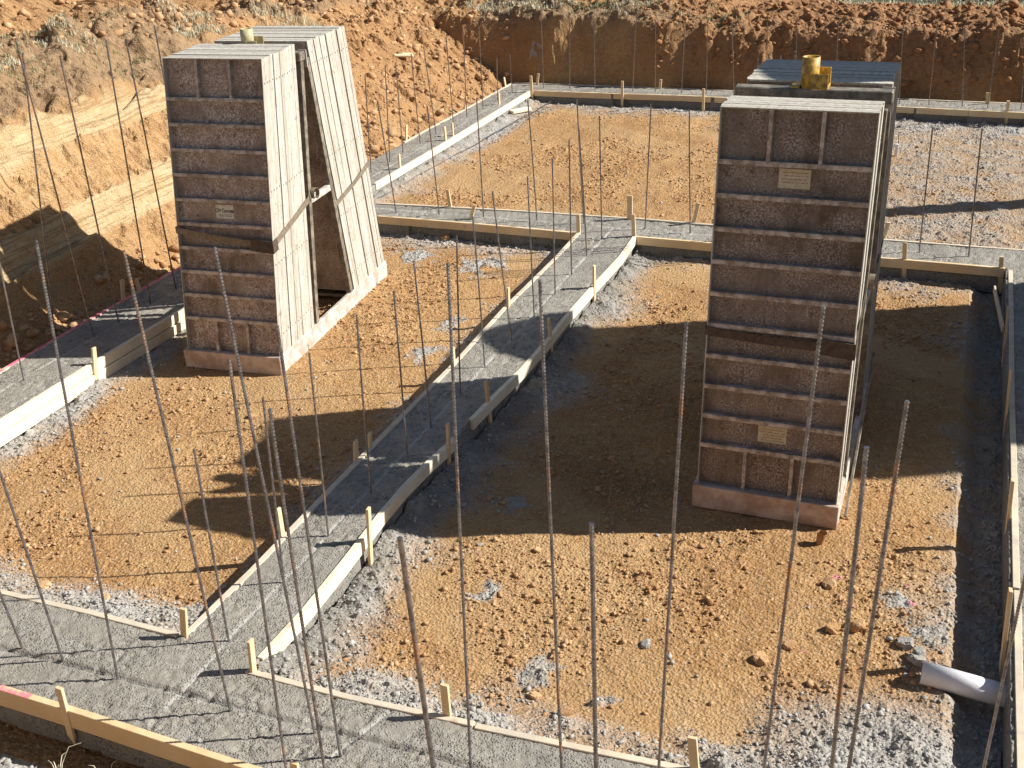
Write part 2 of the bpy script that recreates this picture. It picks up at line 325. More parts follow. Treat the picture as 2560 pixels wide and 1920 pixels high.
def mat_concrete():
    m = NT('wet_concrete'); w = m.coord('World')
    a = m.mix(m.noise(w, 2.5, 4), (.295,.268,.222), (.38,.35,.295))
    a = m.mix(m.math('MULTIPLY', m.noise(w, 18, 5, .7, .5, .62), .5), a, (.20,.185,.155))
    rg = m.noise(w, 5, 4, .7, .38, .56); v = m.vor(w, 75, 'F1', .0, .5); peb = m.math('SUBTRACT', 1.0, v); sel_ = m.math('GREATER_THAN', m.vor(w, 75, 'F1', 0, 1, 1), .60)
    pm = m.math('MULTIPLY', m.math('MULTIPLY', m.math('GREATER_THAN', peb, .38), sel_), m.math('MULTIPLY_ADD', rg, .8, .2))
    a = m.mix(m.math('MULTIPLY', m.noise(w, 70, 4, .75, .53, .62), m.math('MULTIPLY_ADD', rg, .6, .1)), a, (.10,.095,.085))
    a = m.mix(m.math('MULTIPLY', pm, .75), a, (.62,.60,.56))
    tw = m.noise(m.coord('World', (1,5,1)), 3.0, 4, .6, .5, .62); a = m.mix(m.math('MULTIPLY', tw, .28), a, (.44,.42,.38)); a = m.mix(m.math('MULTIPLY', m.noise(w, 1.1, 3, .6, .5, .62), .35), a, (.22,.205,.175)); a = m.mix(m.attr('groove'), a, (.50,.48,.44))
    sk = m.n('ShaderNodeSeparateXYZ'); m.l(w, sk.inputs[0]); a = m.mix(m.math('MULTIPLY', m.math('LESS_THAN', sk.outputs[2], -.03), .6), a, (.2,.19,.17))
    b = m.bump(m.math('MULTIPLY', peb, rg), .014, 1); b = m.bump(m.noise(w, 45, 5, .75, 0, 1), .012, .8, b)
    return m.out(a, m.math('MULTIPLY_ADD', m.noise(w, 6, 3), .3, .5), 0, b, .35)
def mat_wood(name, c1, c2, dirt, dirtc=(.45,.43,.39), pink=0, pinkx=None):
    m = NT(name); v = m.coord('Random'); w = m.coord('World')
    a = m.mix(m.noise(m.coord('Random', (1,1,1)), 3, 5), c1, c2)
    g = m.n('ShaderNodeTexWave', wave_type='BANDS', bands_direction='Z'); g.inputs['Scale'].default_value = 18; g.inputs['Distortion'].default_value = 6; g.inputs['Detail'].default_value = 3
    g.inputs['Detail Scale'].default_value = .6; m.l(v, g.inputs['Vector'])
    a = m.mix(m.math('MULTIPLY', g.outputs['Fac'], .22), a, tuple(.62*k for k in c1))
    kn = m.vor(v, 3.1, 'F1', 0, .09); a = m.mix(m.math('MULTIPLY', m.math('SUBTRACT', 1.0, kn), .6), a, (.28,.14,.06))
    a = m.mix(m.math('MULTIPLY', m.noise(w, 5, 5, .7, .46, .62), dirt), a, dirtc)
    if pink:
        f = m.math('MULTIPLY', m.noise(w, 9, 4, .7, .40, .5), pink)
        gm = m.n('ShaderNodeNewGeometry'); sx = m.n('ShaderNodeSeparateXYZ'); m.l(gm.outputs['Normal'], sx.inputs[0]); f = m.math('MULTIPLY', f, m.math('GREATER_THAN', sx.outputs[2], .5))
        if pinkx is not None:
            ps = m.n('ShaderNodeSeparateXYZ'); m.l(w, ps.inputs[0]); f = m.math('MULTIPLY', f, m.math('LESS_THAN', ps.outputs[0], pinkx))
        a = m.mix(f, a, (.80,.16,.26))
    return m.out(a, .8, 0, m.bump(m.noise(m.coord('Random'), 60, 4, .6, 0, 1), .003, .5), .2)
def mat_rebar():
    m = NT('rusty_steel_bar'); v = m.coord('Random')
    f = m.noise(m.coord('Random', (1,1,1)), 4.0, 5, .7, .55, .68)
    rst = m.mix(m.noise(v, 60, 3), (.23,.10,.045), (.42,.21,.08)); gr = m.mix(m.noise(v, 30, 3), (.15,.145,.155), (.34,.33,.34))
    a = m.mix(f, gr, rst)
    return m.out(a, .34, m.math('MULTIPLY_ADD', f, -.65, .8), m.bump(m.noise(v, 150, 2, .6, 0, 1), .001, .6), .5)
def mat_face(name, k):
    m = NT(name); v = m.coord('Random')
    big = m.noise(v, 2.2, 5, .7, .35, .65); fine = m.noise(v, 75, 6, .8, .48, .55)
    blot = m.noise(v, 4.5, 6, .75, .40, .58)
    a = m.mix(big, (.13*k,.080*k,.050*k), (.34*k,.25*k,.185*k)); a = m.mix(m.noise(v, 1.1, 3, .5, .4, .6), a, m.mix(m.noise(v, 5, 4, .6, .4, .6), (.20*k,.15*k,.125*k), (.30*k,.215*k,.15*k))); dr_ = m.noise(m.coord('Random', (7,7,.8)), 3.2, 5, .7, .46, .62); a = m.mix(m.math('MULTIPLY', dr_, .35), a, (.42*k,.34*k,.28*k)); a = m.mix(m.math('MULTIPLY', m.math('MULTIPLY', fine, blot), .85), a, (.74*k,.63*k,.57*k))
    a = m.mix(m.math('MULTIPLY', m.noise(v, 18, 5, .7, .56, .66), .75), a, (.07,.035,.02))
    return m.out(a, .55, 0, m.bump(m.noise(v, 70, 5, .7, 0, 1), .002, .7), .45)
def mat_side():
    m = NT('concrete_crusted_rail'); v = m.coord('Random'); st = m.coord('Random', (6,6,.45))
    a = m.mix(m.noise(st, 7, 6, .7), (.40,.365,.30), (.68,.645,.57)); a = m.mix(m.math('MULTIPLY', m.noise(st, 16, 5, .7, .54, .66), .75), a, (.27,.215,.16))
    a = m.mix(m.math('MULTIPLY', m.noise(v, 30, 4, .7, .58, .64), .6), a, (.16,.13,.10)); oi = m.n('ShaderNodeObjectInfo'); a = m.mix(m.math('MULTIPLY', m.math('FRACT', m.math('MULTIPLY', oi.outputs['Random'], 13.7)), .45), a, (.30,.26,.20))
    return m.out(a, .75, 0, m.bump(m.noise(v, 40, 5, .7, 0, 1), .003, .7), .3)
def mat_metal(name, c1, c2, rough=.5, sc=12, metal=.2):
    m = NT(name); v = m.coord('Random'); a = m.mix(m.noise(v, sc, 5, .7, .42, .6), c1, c2)
    return m.out(a, rough, metal, m.bump(m.noise(v, 60, 4, .7, 0, 1), .002, .6), .4)
def mat_plain(name, c, rough=.7):
    m = NT(name); v = m.coord('Random'); a = m.mix(m.noise(v, 25, 4), tuple(.8*k for k in c), c); return m.out(a, rough)
SOIL = mat_soil(); CONC = mat_concrete(); REBAR = mat_rebar()
W_PINE = mat_wood('pine_board', (.70,.52,.29), (.80,.64,.41), .25)
W_PALE = mat_wood('concrete_smeared_pine', (.80,.70,.50), (.86,.80,.65), .22, (.42,.28,.18))
W_THIN = mat_wood('buried_pine_edge', (.62,.52,.38), (.72,.62,.47), .6, (.46,.42,.37))
W_YEL = mat_wood('fresh_yellow_pine', (.70,.48,.25), (.78,.58,.33), .15, pink=.8, pinkx=-4.05)
W_PINK = mat_wood('pink_marked_pine', (.60,.47,.33), (.68,.56,.42), .5, pink=.95)
W_STAKE = mat_wood('stake_pine', (.72,.53,.30), (.80,.63,.40), .12)
FACE_A = mat_face('weathered_form_back', 1.0); FACE_B = mat_face('dark_rusty_form_back', .66)
SIDE = mat_side(); RIB = mat_metal('worn_rib_steel', (.26,.20,.155), (.58,.50,.43), .33, 16, .0)
HOLE = mat_plain('bolt_hole_dark', (.02,.018,.015), .9)
SKID = mat_metal('crusted_skid_steel', (.42,.29,.22), (.60,.48,.40), .65, 7, 0)
SKIDW = mat_metal('crusted_skid_side', (.40,.34,.28), (.62,.585,.53), .7, 9, 0)
FRAME = mat_metal('rack_frame_steel', (.16,.14,.11), (.34,.29,.22), .5, 14, .2)
YEL = mat_metal('worn_yellow_paint', (.30,.16,.04), (.66,.42,.08), .5, 26, 0); TANP = mat_metal('faded_yellow_paint', (.40,.33,.17), (.55,.47,.28), .5, 18, 0)
STRAP = mat_metal('webbing_tan', (.17,.13,.09), (.25,.20,.14), .85, 30, 0); STRAPD = mat_metal('webbing_dark', (.075,.05,.035), (.11,.08,.06), .85, 30, 0)
PVC = mat_metal('white_pvc', (.80,.80,.80), (.90,.89,.90), .3, 3, 0)
STICK = mat_metal('faded_sticker', (.50,.40,.26), (.62,.56,.40), .6, 40, 0); STICKW = mat_metal('pale_sticker', (.60,.55,.44), (.76,.72,.60), .6, 25, 0); INK = mat_plain('dark_ink', (.05,.05,.04), .7)
CRUMB = mat_clod('concrete_crumb_grey', (.31,.295,.265), (.50,.475,.435)); CLOD = mat_clod('orange_clod', (.38,.20,.09), (.60,.40,.22)); RED = mat_clod('red_clod', (.26,.115,.05), (.46,.25,.12))
# ------------------------------------------------------------------ mesh builder
class MB:
    def __init__(s): s.v = []; s.f = []; s.mi = []; s.sm = []
    def add(s, vs, fs, mi=0, sm=False):
        b = len(s.v); s.v += [tuple(map(float, p)) for p in vs]
        for f in fs: s.f.append(tuple(b+i for i in f)); s.mi.append(mi); s.sm.append(sm)
    def hexa(s, p, mi=0):   # 8 points: bottom 4 ccw, top 4 ccw
        s.add(p, [(3,2,1,0),(4,5,6,7),(0,1,5,4),(1,2,6,5),(2,3,7,6),(3,0,4,7)], mi)
    def box(s, x0, x1, y0, y1, z0, z1, mi=0, M=None):
        p = [(x0,y0,z0),(x1,y0,z0),(x1,y1,z0),(x0,y1,z0),(x0,y0,z1),(x1,y0,z1),(x1,y1,z1),(x0,y1,z1)]
        if M is not None: p = [tuple(M @ V(q)) for q in p]
        s.hexa(p, mi)
    def tube(s, pts, rad, n=8, mi=0, caps=True, sm=True):
        pts = [V(p) for p in pts]; rad = rad if hasattr(rad, '__len__') else [rad]*len(pts)
        vs = []; up = V((0,1,0)) if abs((pts[-1]-pts[0]).normalized().y) < .8 else V((1,0,0))
        for i, p in enumerate(pts):
            d = (pts[min(i+1, len(pts)-1)]-pts[max(i-1, 0)]).normalized(); a = d.cross(up).normalized(); b = d.cross(a)
            for k in range(n):
                t = 2*math.pi*k/n; vs.append(p+(a*math.cos(t)+b*math.sin(t))*rad[i])
        fs = [(i*n+k, i*n+(k+1) % n, (i+1)*n+(k+1) % n, (i+1)*n+k) for i in range(len(pts)-1) for k in range(n)]
        s.add(vs, fs, mi, sm)
        if caps:
            s.add(vs[:n], [tuple(range(n))], mi); s.add(vs[-n:], [tuple(range(n-1, -1, -1))], mi)
    def build(s, name, mats, parent=None, bevel=0):
        me = bpy.data.meshes.new(name); me.from_pydata(s.v, [], s.f); me.update()
        me.polygons.foreach_set('material_index', s.mi); me.polygons.foreach_set('use_smooth', s.sm)
        bm = bmesh.new(); bm.from_mesh(me); bmesh.ops.recalc_face_normals(bm, faces=bm.faces)
        if bevel:
            es = [e for e in bm.edges if len(e.link_faces) == 2 and e.calc_face_angle(0) > .8]
            bmesh.ops.bevel(bm, geom=es, offset=bevel, segments=1, affect='EDGES')
        bm.to_mesh(me); bm.free()
        return link(name, me, mats, parent)
# ------------------------------------------------------------------ ground
def build_ground():
    X = axis(np.arange(-11.0, 1.35, .0132), -420, 420)
    ys = [2.2]; 
    while ys[-1] < 21.5:
        y = ys[-1]; s = .0118+.00135*(y-2.2)
        if 17.9 < y < 19.6: s = .019
        ys.append(y+s)
    Y = axis(ys, -420, 480)
    gx, gy = np.meshgrid(X, Y, indexing='ij'); H, A = ground(gx, gy)
    me = grid_mesh('ground', X, Y, H, A)
    me.polygons.foreach_set('use_smooth', np.zeros(len(me.polygons), bool)); tag(link('ground', me, SOIL), kind='structure')
build_ground()
# ------------------------------------------------------------------ footings
def build_footing():
    X = np.arange(-7.4, 1.26, .0110); ys = [2.5]
    while ys[-1] < 18.4: ys.append(ys[-1]+.0095+.0022*(ys[-1]-2.5))
    Y = np.array(ys); gx, gy = np.meshgrid(X, Y, indexing='ij')
    cx = (gx[1:, 1:]+gx[:-1, :-1])/2; cy = (gy[1:, 1:]+gy[:-1, :-1])/2
    keep = foot_mask(cx, cy, .019)
    pa_ = ss(.35, .6, fbm(gx, gy, 5, 3, 9)); H = -.010+(fbm(gx, gy, 7, 4, 2)-.5)*.010+(fbm(gx, gy, 40, 2, 5)-.5)*.008+(fbm(gx, gy, .8, 2, 1)-.5)*.01+pa_*(clods(gx, gy, .028, .5, 4, .25, .5)*.42-.012*ss(.55, .75, fbm(gx, gy, 30, 2, 3)))
    gr = np.zeros_like(gx)
    def line(d, w=.012, dep=.010, on=True):
        nonlocal H, gr
        d = d+(fbm(gx, gy, 2.5, 3, 7)-.5)*.03
        m = np.exp(-(d/w)**2)*on; H = H-dep*m; gr = np.maximum(gr, m*(.9 if dep < .02 else .25))
    line(gx-(-3.335), .011, .007, (gy > 3.3) & (gy < 11.1)); line(gx-(-6.93), .008, .006, (gy > 3.4))
    line(gy-(3.425+(gx+3.5)*.015), .011, .026, (gx > -6.9))
    line((gx+2.36)+(gy-3.35)*-.35, .008, .008, (gy > 3.1) & (gy < 3.75) & (abs(gx+2.3) < .5))
    line(gy-11.14, .007, .006, (gx > -6.6)); line(gy-17.92, .008, .005, gx > -7)
    me = grid_mesh('concrete_footing', X, Y, H, {'groove': gr}, keep, True, -.26)
    o = link('concrete_footing', me, CONC)
    tag(o, 'freshly poured grey concrete footing running as strips between wooden form boards', 'footing')
build_footing()
# ------------------------------------------------------------------ form boards
def board(key, side, mat, label, name='form_board', h=.089, z0=-.089, t=.038, off=0.0, grp='wooden form boards along the footings', cut=None):
    P = [np.array(p) for p in PW[key]]
    if cut: P = [p for p in P if cut(p)]
    Q = []
    for i in range(len(P)-1):
        n = max(1, int(np.linalg.norm(P[i+1]-P[i])/.35))
        for k in range(n): Q.append(P[i]+(P[i+1]-P[i])*k/n)
    Q.append(P[-1]); mb = MB(); rows = []
    ph = random.random()*9
    for i, p in enumerate(Q):
        d = Q[min(i+1, len(Q)-1)]-Q[max(i-1, 0)]; d = d/np.linalg.norm(d); nrm = np.array([-d[1], d[0]])*side
        wob = .002*math.sin(i*.9+ph); zz = .003*math.sin(i*.5+ph*2)
        a = p+nrm*(off+wob); b = p+nrm*(off+t+wob)
        rows.append([(a[0],a[1],z0+zz),(b[0],b[1],z0+zz),(b[0],b[1],z0+h+zz),(a[0],a[1],z0+h+zz)])
    vs = sum(rows, []); fs = []
    for i in range(len(Q)-1):
        for k in range(4): fs.append((i*4+k, i*4+(k+1) % 4, (i+1)*4+(k+1) % 4, (i+1)*4+k))
    fs += [(0,1,2,3), tuple(len(vs)-4+k for k in (3,2,1,0))]
    mb.add(vs, fs)
    o = mb.build(name, mat, None, .0025)
    c = np.mean([q for q in Q], axis=0); me = o.data
    for v in me.vertices: v.co.x -= c[0]; v.co.y -= c[1]; v.co.z -= z0
    o.location = (c[0], c[1], z0)
    tag(o, label, 'form board', grp); return o
board('CRlow', -1, W_PALE, 'pale scuffed form board on right edge of centre footing, nearer of its two boards')
board('CRup', -1, W_PALE, 'long pale right-edge board of centre footing, beyond the open gap', off=.004)
board('CL', 1, W_THIN, 'long form board on left edge of the centre footing, only its top edge showing')
board('ML', -1, W_PINE, 'clean pine board facing us on middle cross footing, between left rack and centre footing')
board('MR', -1, W_PINE, 'clean pine board facing us on middle cross footing, passing behind the right rack')
board('MBl', 1, W_THIN, 'thin back-edge board of middle cross footing, left of the centre footing')
board('MBr', 1, W_THIN, 'thin back-edge board of middle cross footing, right of the centre footing')
board('BF', -1, W_PINE, 'pine board facing us along the near side of the farthest footing')
board('BB', 1, W_THIN, 'thin board edge along the back of the farthest footing, below the shaded bank')
board('LBi', -1, W_PALE, 'bright sunlit board on right edge of left footing, running to the far corner')
board('LBo', 1, W_THIN, 'thin board edge on the left side of left footing beside the rubble slope')
board('Li', -1, W_PALE, 'upper of two stacked boards on right edge of the near left footing')
board('Li', -1, W_PALE, 'lower of two stacked boards on right edge of the near left footing', z0=-.186, off=.012)
board('Lo', 1, W_PINK, 'board with pink marked top edge on outer left side of left footing')
board('FIl', 1, W_THIN, 'thin board edge at back of the front footing, left of the centre footing')
board('FIr1', 1, W_THIN, 'thin board edge behind the front footing, starting where the centre footing ends')
board('FIr2', 1, W_THIN, 'thin board edge behind front footing, running off at the bottom')
board('FO', -1, W_YEL, 'yellow pine board with pink smears in the bottom left corner, outer side of front footing', h=.115, z0=-.115)
board('Ri', 1, W_THIN, 'farther of two boards on inner edge of the footing at the right border')
board('Ri2', 1, W_THIN, 'nearer of two boards on inner edge of the footing at the right border')
# ------------------------------------------------------------------ stakes
def stake(topp, cross, along, side, label, low=-.27, w=.042, t=.019, out=.045, zc=0.0):
    b = un(cross, zc)
    q = near_vert(b, topp)
    if along == 'y': b = b+np.array([side*.0, 0, 0]); 
    d = (q-b)/max(q[2]-b[2], .02)
    z_top = min(max(q[2], .06), .34)
    ptop = V(b+d*(z_top-b[2])); pbot = V(b+d*(low-b[2]))
    ax = V((0,1,0)) if along == 'y' else V((1,0,0)); nr = V((side,0,0)) if along == 'y' else V((0,side,0))
    ca = [-w/2, w/2]; rz = random.uniform(-.12, .12)
    def ring(c, s=1): return [tuple(c+ax*(a*s)+nr*(n*s)+nr*(a*rz)) for a, n in ((-w/2,0),(w/2,0),(w/2,t),(-w/2,t))]
    L = (ptop-pbot).length; org = pbot.copy(); mb = MB()
    r0 = ring(V((0,0,0)), .25); r1 = ring(V((d[0]*.07, d[1]*.07, .07))); r2 = ring(ptop-org)
    mb.add(r0+r1+r2, [(0,3,2,1)]+[(i*4+k, i*4+(k+1) % 4, (i+1)*4+(k+1) % 4, (i+1)*4+k) for i in (0,1) for k in range(4)]+[(8,9,10,11)])
    o = mb.build('wooden_stake', W_STAKE, None, .0015); o.location = org
    tag(o, label, 'stake', 'wooden stakes holding the form boards')
LB = 'stake against the bright right-edge board of the left-back footing, '
stake(T(2,1018,598), T(2,1020,668), 'y', 1, 'stake on bright board of left footing, closest one to the far corner')
stake(T(2,718,790), T(2,722,868), 'y', 1, 'right one of two close stakes on bright board of left footing')
stake(T(2,668,814), T(2,676,898), 'y', 1, 'left one of two close stakes on bright board, tilting slightly')
stake(T(2,375,990), T(2,382,1080), 'y', 1, 'stake on bright board just right of the leaning panels of left rack')
stake(T(2,430,803), T(2,430,905), 'y', -1, 'stake on outer side of left footing in front of the rubble slope')
stake(T(2,817,620), T(2,808,702), 'y', -1, 'small outer stake beside the rubble halfway to the far left corner')
stake(T(2,1058,497), T(2,1068,556), 'y', -1, 'small tilted stake on outer side of left footing near far corner')
stake(T(4,595,588), T(4,604,688), 'y', 1, 'stake on the double stacked boards of the near left footing', out=.06)
stake(T(4,790,155), T(4,797,280), 'y', -1, 'shaded stake on outer side of left footing, left one of a pair')
stake(T(4,880,148), T(4,902,228), 'y', -1, 'short tilted stake at outer side of left footing, right one of a pair')
stake(T(5,1627,60), T(5,1628,195), 'y', 1, 'sunlit stake on right edge of centre footing, farthest of four on that board')
stake(T(5,1335,398), T(5,1345,512), 'y', 1, 'stake at edge of rack shadow on right side of centre footing')
stake(T(5,930,798), T(5,945,935), 'y', 1, 'stake in shadow near the free end of the long right-edge board')
stake(T(5,685,1078), T(5,690,1215), 'y', 1, 'shaded stake at far end of the nearer right-edge board of centre footing')
stake((917,1270), (921,1350), 'y', 1, 'tall sunlit stake on nearer right-edge board of centre footing')
stake(T(7,1598,822), T(7,1618,1010), 'y', 1, 'stake at near end of centre footing board where it meets the front footing', low=-.2)
stake(T(5,200,1137), T(5,200,1232), 'y', -1, 'right one of two neighbouring stakes on left edge of centre footing')
stake(T(5,108,1188), T(5,110,1310), 'y', -1, 'left one of two neighbouring stakes on left edge of centre footing')
stake(T(7,1795,-20), T(7,1822,150), 'y', -1, 'stake on left edge of centre footing among the crowded tall bars')
stake(T(5,1087,203), T(5,1090,318), 'y', -1, 'stake on left edge of centre footing halfway to middle footing')
stake(T(5,730,588), T(5,737,680), 'y', -1, 'stake on left edge of centre footing partly hidden by a tall ribbed bar')
stake(T(7,1170,628), T(7,1180,795), 'x', 1, 'stake in inner corner where centre footing meets left part of front footing')
stake(T(7,388,1122), T(7,425,1262), 'x', -1, 'tilted stake on the yellow outer board at bottom left', low=-.24)
stake(T(7,1898,1602), T(7,1910,1720), 'x', -1, 'stake top poking up at bottom edge of photo on the yellow board')
stake(T(8,665,1118), T(8,684,1305), 'x', 1, 'stake at back of front footing beside the smooth thick rusty bar')
stake(T(9,75,1458), T(9,92,1660), 'x', 1, 'stake at the bottom edge right of centre, behind the front footing')
stake(T(2,688,1220), T(2,706,1330), 'x', 1, 'stake at back of middle footing, left of the centre')
stake(T(2,868,1316), T(2,845,1400), 'x', -1, 'strongly leaning stake on front board of middle footing')
stake(T(2,1533,1378), T(2,1536,1492), 'x', -1, 'stake at corner of middle footing board and left edge of centre footing', low=-.1)
stake(T(2,1862,1260), T(2,1862,1405), 'x', 1, 'wide stake at back of middle footing, above the centre footing', w=.06)
stake(T(2,1886,1378), T(2,1892,1512), 'x', -1, 'stake at corner of middle footing and right edge of centre footing')
stake(T(3,118,1308), T(3,88,1432), 'x', 1, 'leaning stake behind middle footing just left of right rack')
stake(T(3,1338,1432), T(3,1308,1530), 'x', 1, 'leaning stake behind middle footing just right of right rack')
stake(T(6,1447,-88), T(6,1444,18), 'x', -1, 'stake on front board of middle footing right of right rack')
stake((2504,641), (2503,668), 'x', -1, 'stake at right end of the middle footing front board')
stake(T(2,1228,486), T(2,1234,584), 'x', -1, 'tall stake at inner far corner where the left and far footings meet')
stake(T(2,1274,473), T(2,1266,542), 'x', 1, 'small stake behind the far footing near the far corner')
stake(T(2,1816,520), T(2,1816,604), 'x', -1, 'stake on front of far footing, midway to right rack')
stake(T(2,2062,511), T(2,2056,566), 'x', 1, 'small stake behind the far footing left of right rack')
stake(T(3,152,568), T(3,151,632), 'x', -1, 'stake on front of far footing just left of right rack')
stake(T(3,1388,581), T(3,1386,634), 'x', 1, 'small stake behind far footing just right of right rack')
stake(T(3,1982,596), T(3,1978,662), 'x', 1, 'wide stake behind the far footing toward the right border', w=.06)
stake(T(3,2112,650), T(3,2104,716), 'x', -1, 'stake on front of far footing nearest the right border')
stake((2521,252), (2521,262), 'x', 1, 'tiny stake behind the far footing at the right border')
for (a, b, l) in (((2524,768),(2516,850),'far end'), ((2531,916),(2520,1030),'rack shadow'), ((2536,1200),(2526,1290),'pile of spoil'), ((2532,1475),(2518,1590),'white pipe')):
    stake(a, b, 'y', -1, {'far end':'tilted stake on right border board, nearest the far end','rack shadow':'long tilted stake on right border board inside the shadow','pile of spoil':'tilted stake on right border board past the shadow, second from the white pipe','white pipe':'tilted stake on right border board nearest the white pipe'}[l], low=-.3)
# ------------------------------------------------------------------ reinforcing bars
def rod(base, tip, label, grp, r=.0064, ribs=True, bend=0.0, cat='rebar'):
    base = np.array(base, float); tip = np.array(tip, float); base = base.copy()
    d = tip-base; L = np.linalg.norm(d); b0 = base-d/L*.06; n = 8
    dist = np.linalg.norm(base-CAM); rib = ribs and dist < 10.5
    if rib:
        st = .0075; N = int((L+.06)/st); ts = []; rs = []
        for i in range(N+1):
            ts.append(i/N); rs.append(r*(1.24 if i % 2 else .88))
    else:
        N = 8; ts = [i/N for i in range(N+1)]; rs = [r*1.22]*(N+1)
    px = random.uniform(-1, 1); py = random.uniform(-1, 1)
    pts = []
    for t in ts:
        k = bend*math.sin(math.pi*t); pts.append(V(b0+(tip-b0)*t-base)+V((px*k, py*k, 0)))
    mb = MB(); mb.tube(pts, rs, 6 if rib else 5, sm=not rib)
    o = mb.build('rebar', REBAR); o.location = base; tag(o, label, cat, grp)
def rods(lst, labf, grp, Hmax=2.46, **kw):
    for i, it in enumerate(lst):
        tp, bp = it[0], it[1]; b = un(bp); q = near_vert(b, tp)
        if len(it) > 2: q = b+(q-b)*(it[2]/q[2])
        rod(b, q, labf(i), grp, bend=random.uniform(0, .006), **kw)
def lab(row): return lambda i: f'{ORD[i]} upright bar {row}'
rods([(T(2,1293,85),T(2,1308,563)),(T(2,1476,100),T(2,1477,570)),(T(2,1634,95),T(2,1640,575)),(T(2,1908,100),T(2,1882,585)),(T(2,2030,125),T(2,2027,588)),(T(3,37,120),T(3,10,592)),(T(3,180,115),T(3,168,600)),(T(3,333,120),T(3,347,608)),(T(3,562,140),T(3,553,625)),(T(3,752,140),T(3,741,632)),(T(3,1018,150),T(3,1003,642)),(T(3,1243,145),T(3,1208,652)),(T(3,1437,150),T(3,1410,660)),(T(3,1655,150),T(3,1600,670)),(T(3,1832,170),T(3,1815,682)),(T(3,2050,190),T(3,1977,690)),(T(3,2205,510),T(3,2192,700),1.15)],
     lab('from the left on far footing, before the shaded bank'), 'upright bars along the far footing')
rods([(T(2,160,478),T(2,200,1100)),(T(2,290,420),T(2,320,1037)),(T(2,357,400),T(2,405,983)),(T(2,457,345),T(2,515,920)),(T(2,537,298),T(2,618,860)),(T(2,682,235),T(2,728,785)),(T(2,792,195),T(2,815,750)),(T(2,893,165),T(2,920,695)),(T(2,1008,375),T(2,1014,640)),(T(2,1093,350),T(2,1107,590))],
     lab('on left-back footing, counted from left rack to the far corner'), 'upright bars along the left footing beside the rubble')
mids = [(T(2,240,648),T(2,360,1360)),(T(2,560,680),T(2,638,1375)),(T(2,878,630),T(2,923,1390)),(T(2,1207,645),T(2,1265,1412)),(T(2,1523,640),T(2,1568,1430)),(T(2,2000,670),T(2,1962,1465)),(T(3,60,700),T(3,66,1490))]
rods(mids, lab('from the left on middle cross footing'), 'upright bars along the middle footing')
for i, tp in enumerate(((1896,147),(1922,134),(1953,139),(1989,138))):
    q = un(tp, 1.27); y = 11.1; k = (y-CAM[1])/(q[1]-CAM[1]); q = CAM+(q-CAM)*k
    rod((q[0], q[1]+.02, 0), q, ['leftmost','second','third','rightmost'][i]+' of four bar tips just showing above the top of right rack', 'bars hidden behind the right rack')
rods([(T(3,1625,820),T(3,1540,1610)),(T(3,1943,825),T(3,1857,1640))], lambda i: ['left','right'][i]+' one of two upright bars on middle footing right of right rack', 'upright bars along the middle footing')
rods([(T(2,1668,745),T(2,1683,1535)),(T(2,1535,822),T(2,1586,1637)),((1422.7,350),(1429,683)),((1380.7,397),T(5,1383,238)),((1318.5,441),T(5,1248,383)),(T(2,980,1230),T(5,1103,535)),(T(2,853,1390),T(5,930,705)),(T(2,750,1515),T(5,773,880)),(T(5,475,45),T(5,583,1092)),(T(5,345,225),T(5,432,1268)),(T(5,107,380),T(5,200,1510)),(T(4,1988,625),T(7,2110,143)),(T(4,1690,912),T(7,1825,445)),(T(4,1247,1240),T(7,1470,820))],
     lab('on centre footing, counted from its far end towards us'), 'short upright bars along the centre footing')
LG = 'tall bars along the near left footing'
rods([((0,663),T(4,152,795),2.4),((41,0),T(4,345,450),2.4),(T(1,98,245),T(4,600,515)),(T(1,385,360),T(4,762,420)),(T(1,680,255),T(4,965,292)),(T(1,808,250),T(4,1130,205)),(T(1,992,165),(500,690))],
     lambda i: f'{ORD[i]} tall bar from the left border along the left footing', LG)
FG = 'tall bars along the front footing'
rods([((0,1486),T(7,140,865),2.4),(T(7,85,0),T(7,400,940),2.4),(T(1,232,1545),T(7,755,1060)),(T(1,795,1610),T(7,1480,1275)),((536.5,618),T(7,2020,1410))],
     lambda i: f'{ORD[i]} tall bar from the left border along the front footing', FG)
def rodH(tp, ex, H, label, grp=FG, **kw):   # foot lies below the frame
    q = un(tp, H); b = q.copy(); b[2] = 0; r = near_vert(b, ex); k = q[2]/(q[2]-r[2]); base = q+(r-q)*k; rod(base, q, label, grp, **kw)
def solveH(tp, ex, Y):
    best = None
    for H in np.arange(.6, 2.7, .02):
        q = un(tp, H); b = q.copy(); b[2] = 0; r = near_vert(b, ex); base = q+(r-q)*(q[2]/(q[2]-r[2]))
        e = abs(base[1]-Y); best = min(best, (e, H)) if best else (e, H)
    return best[1]
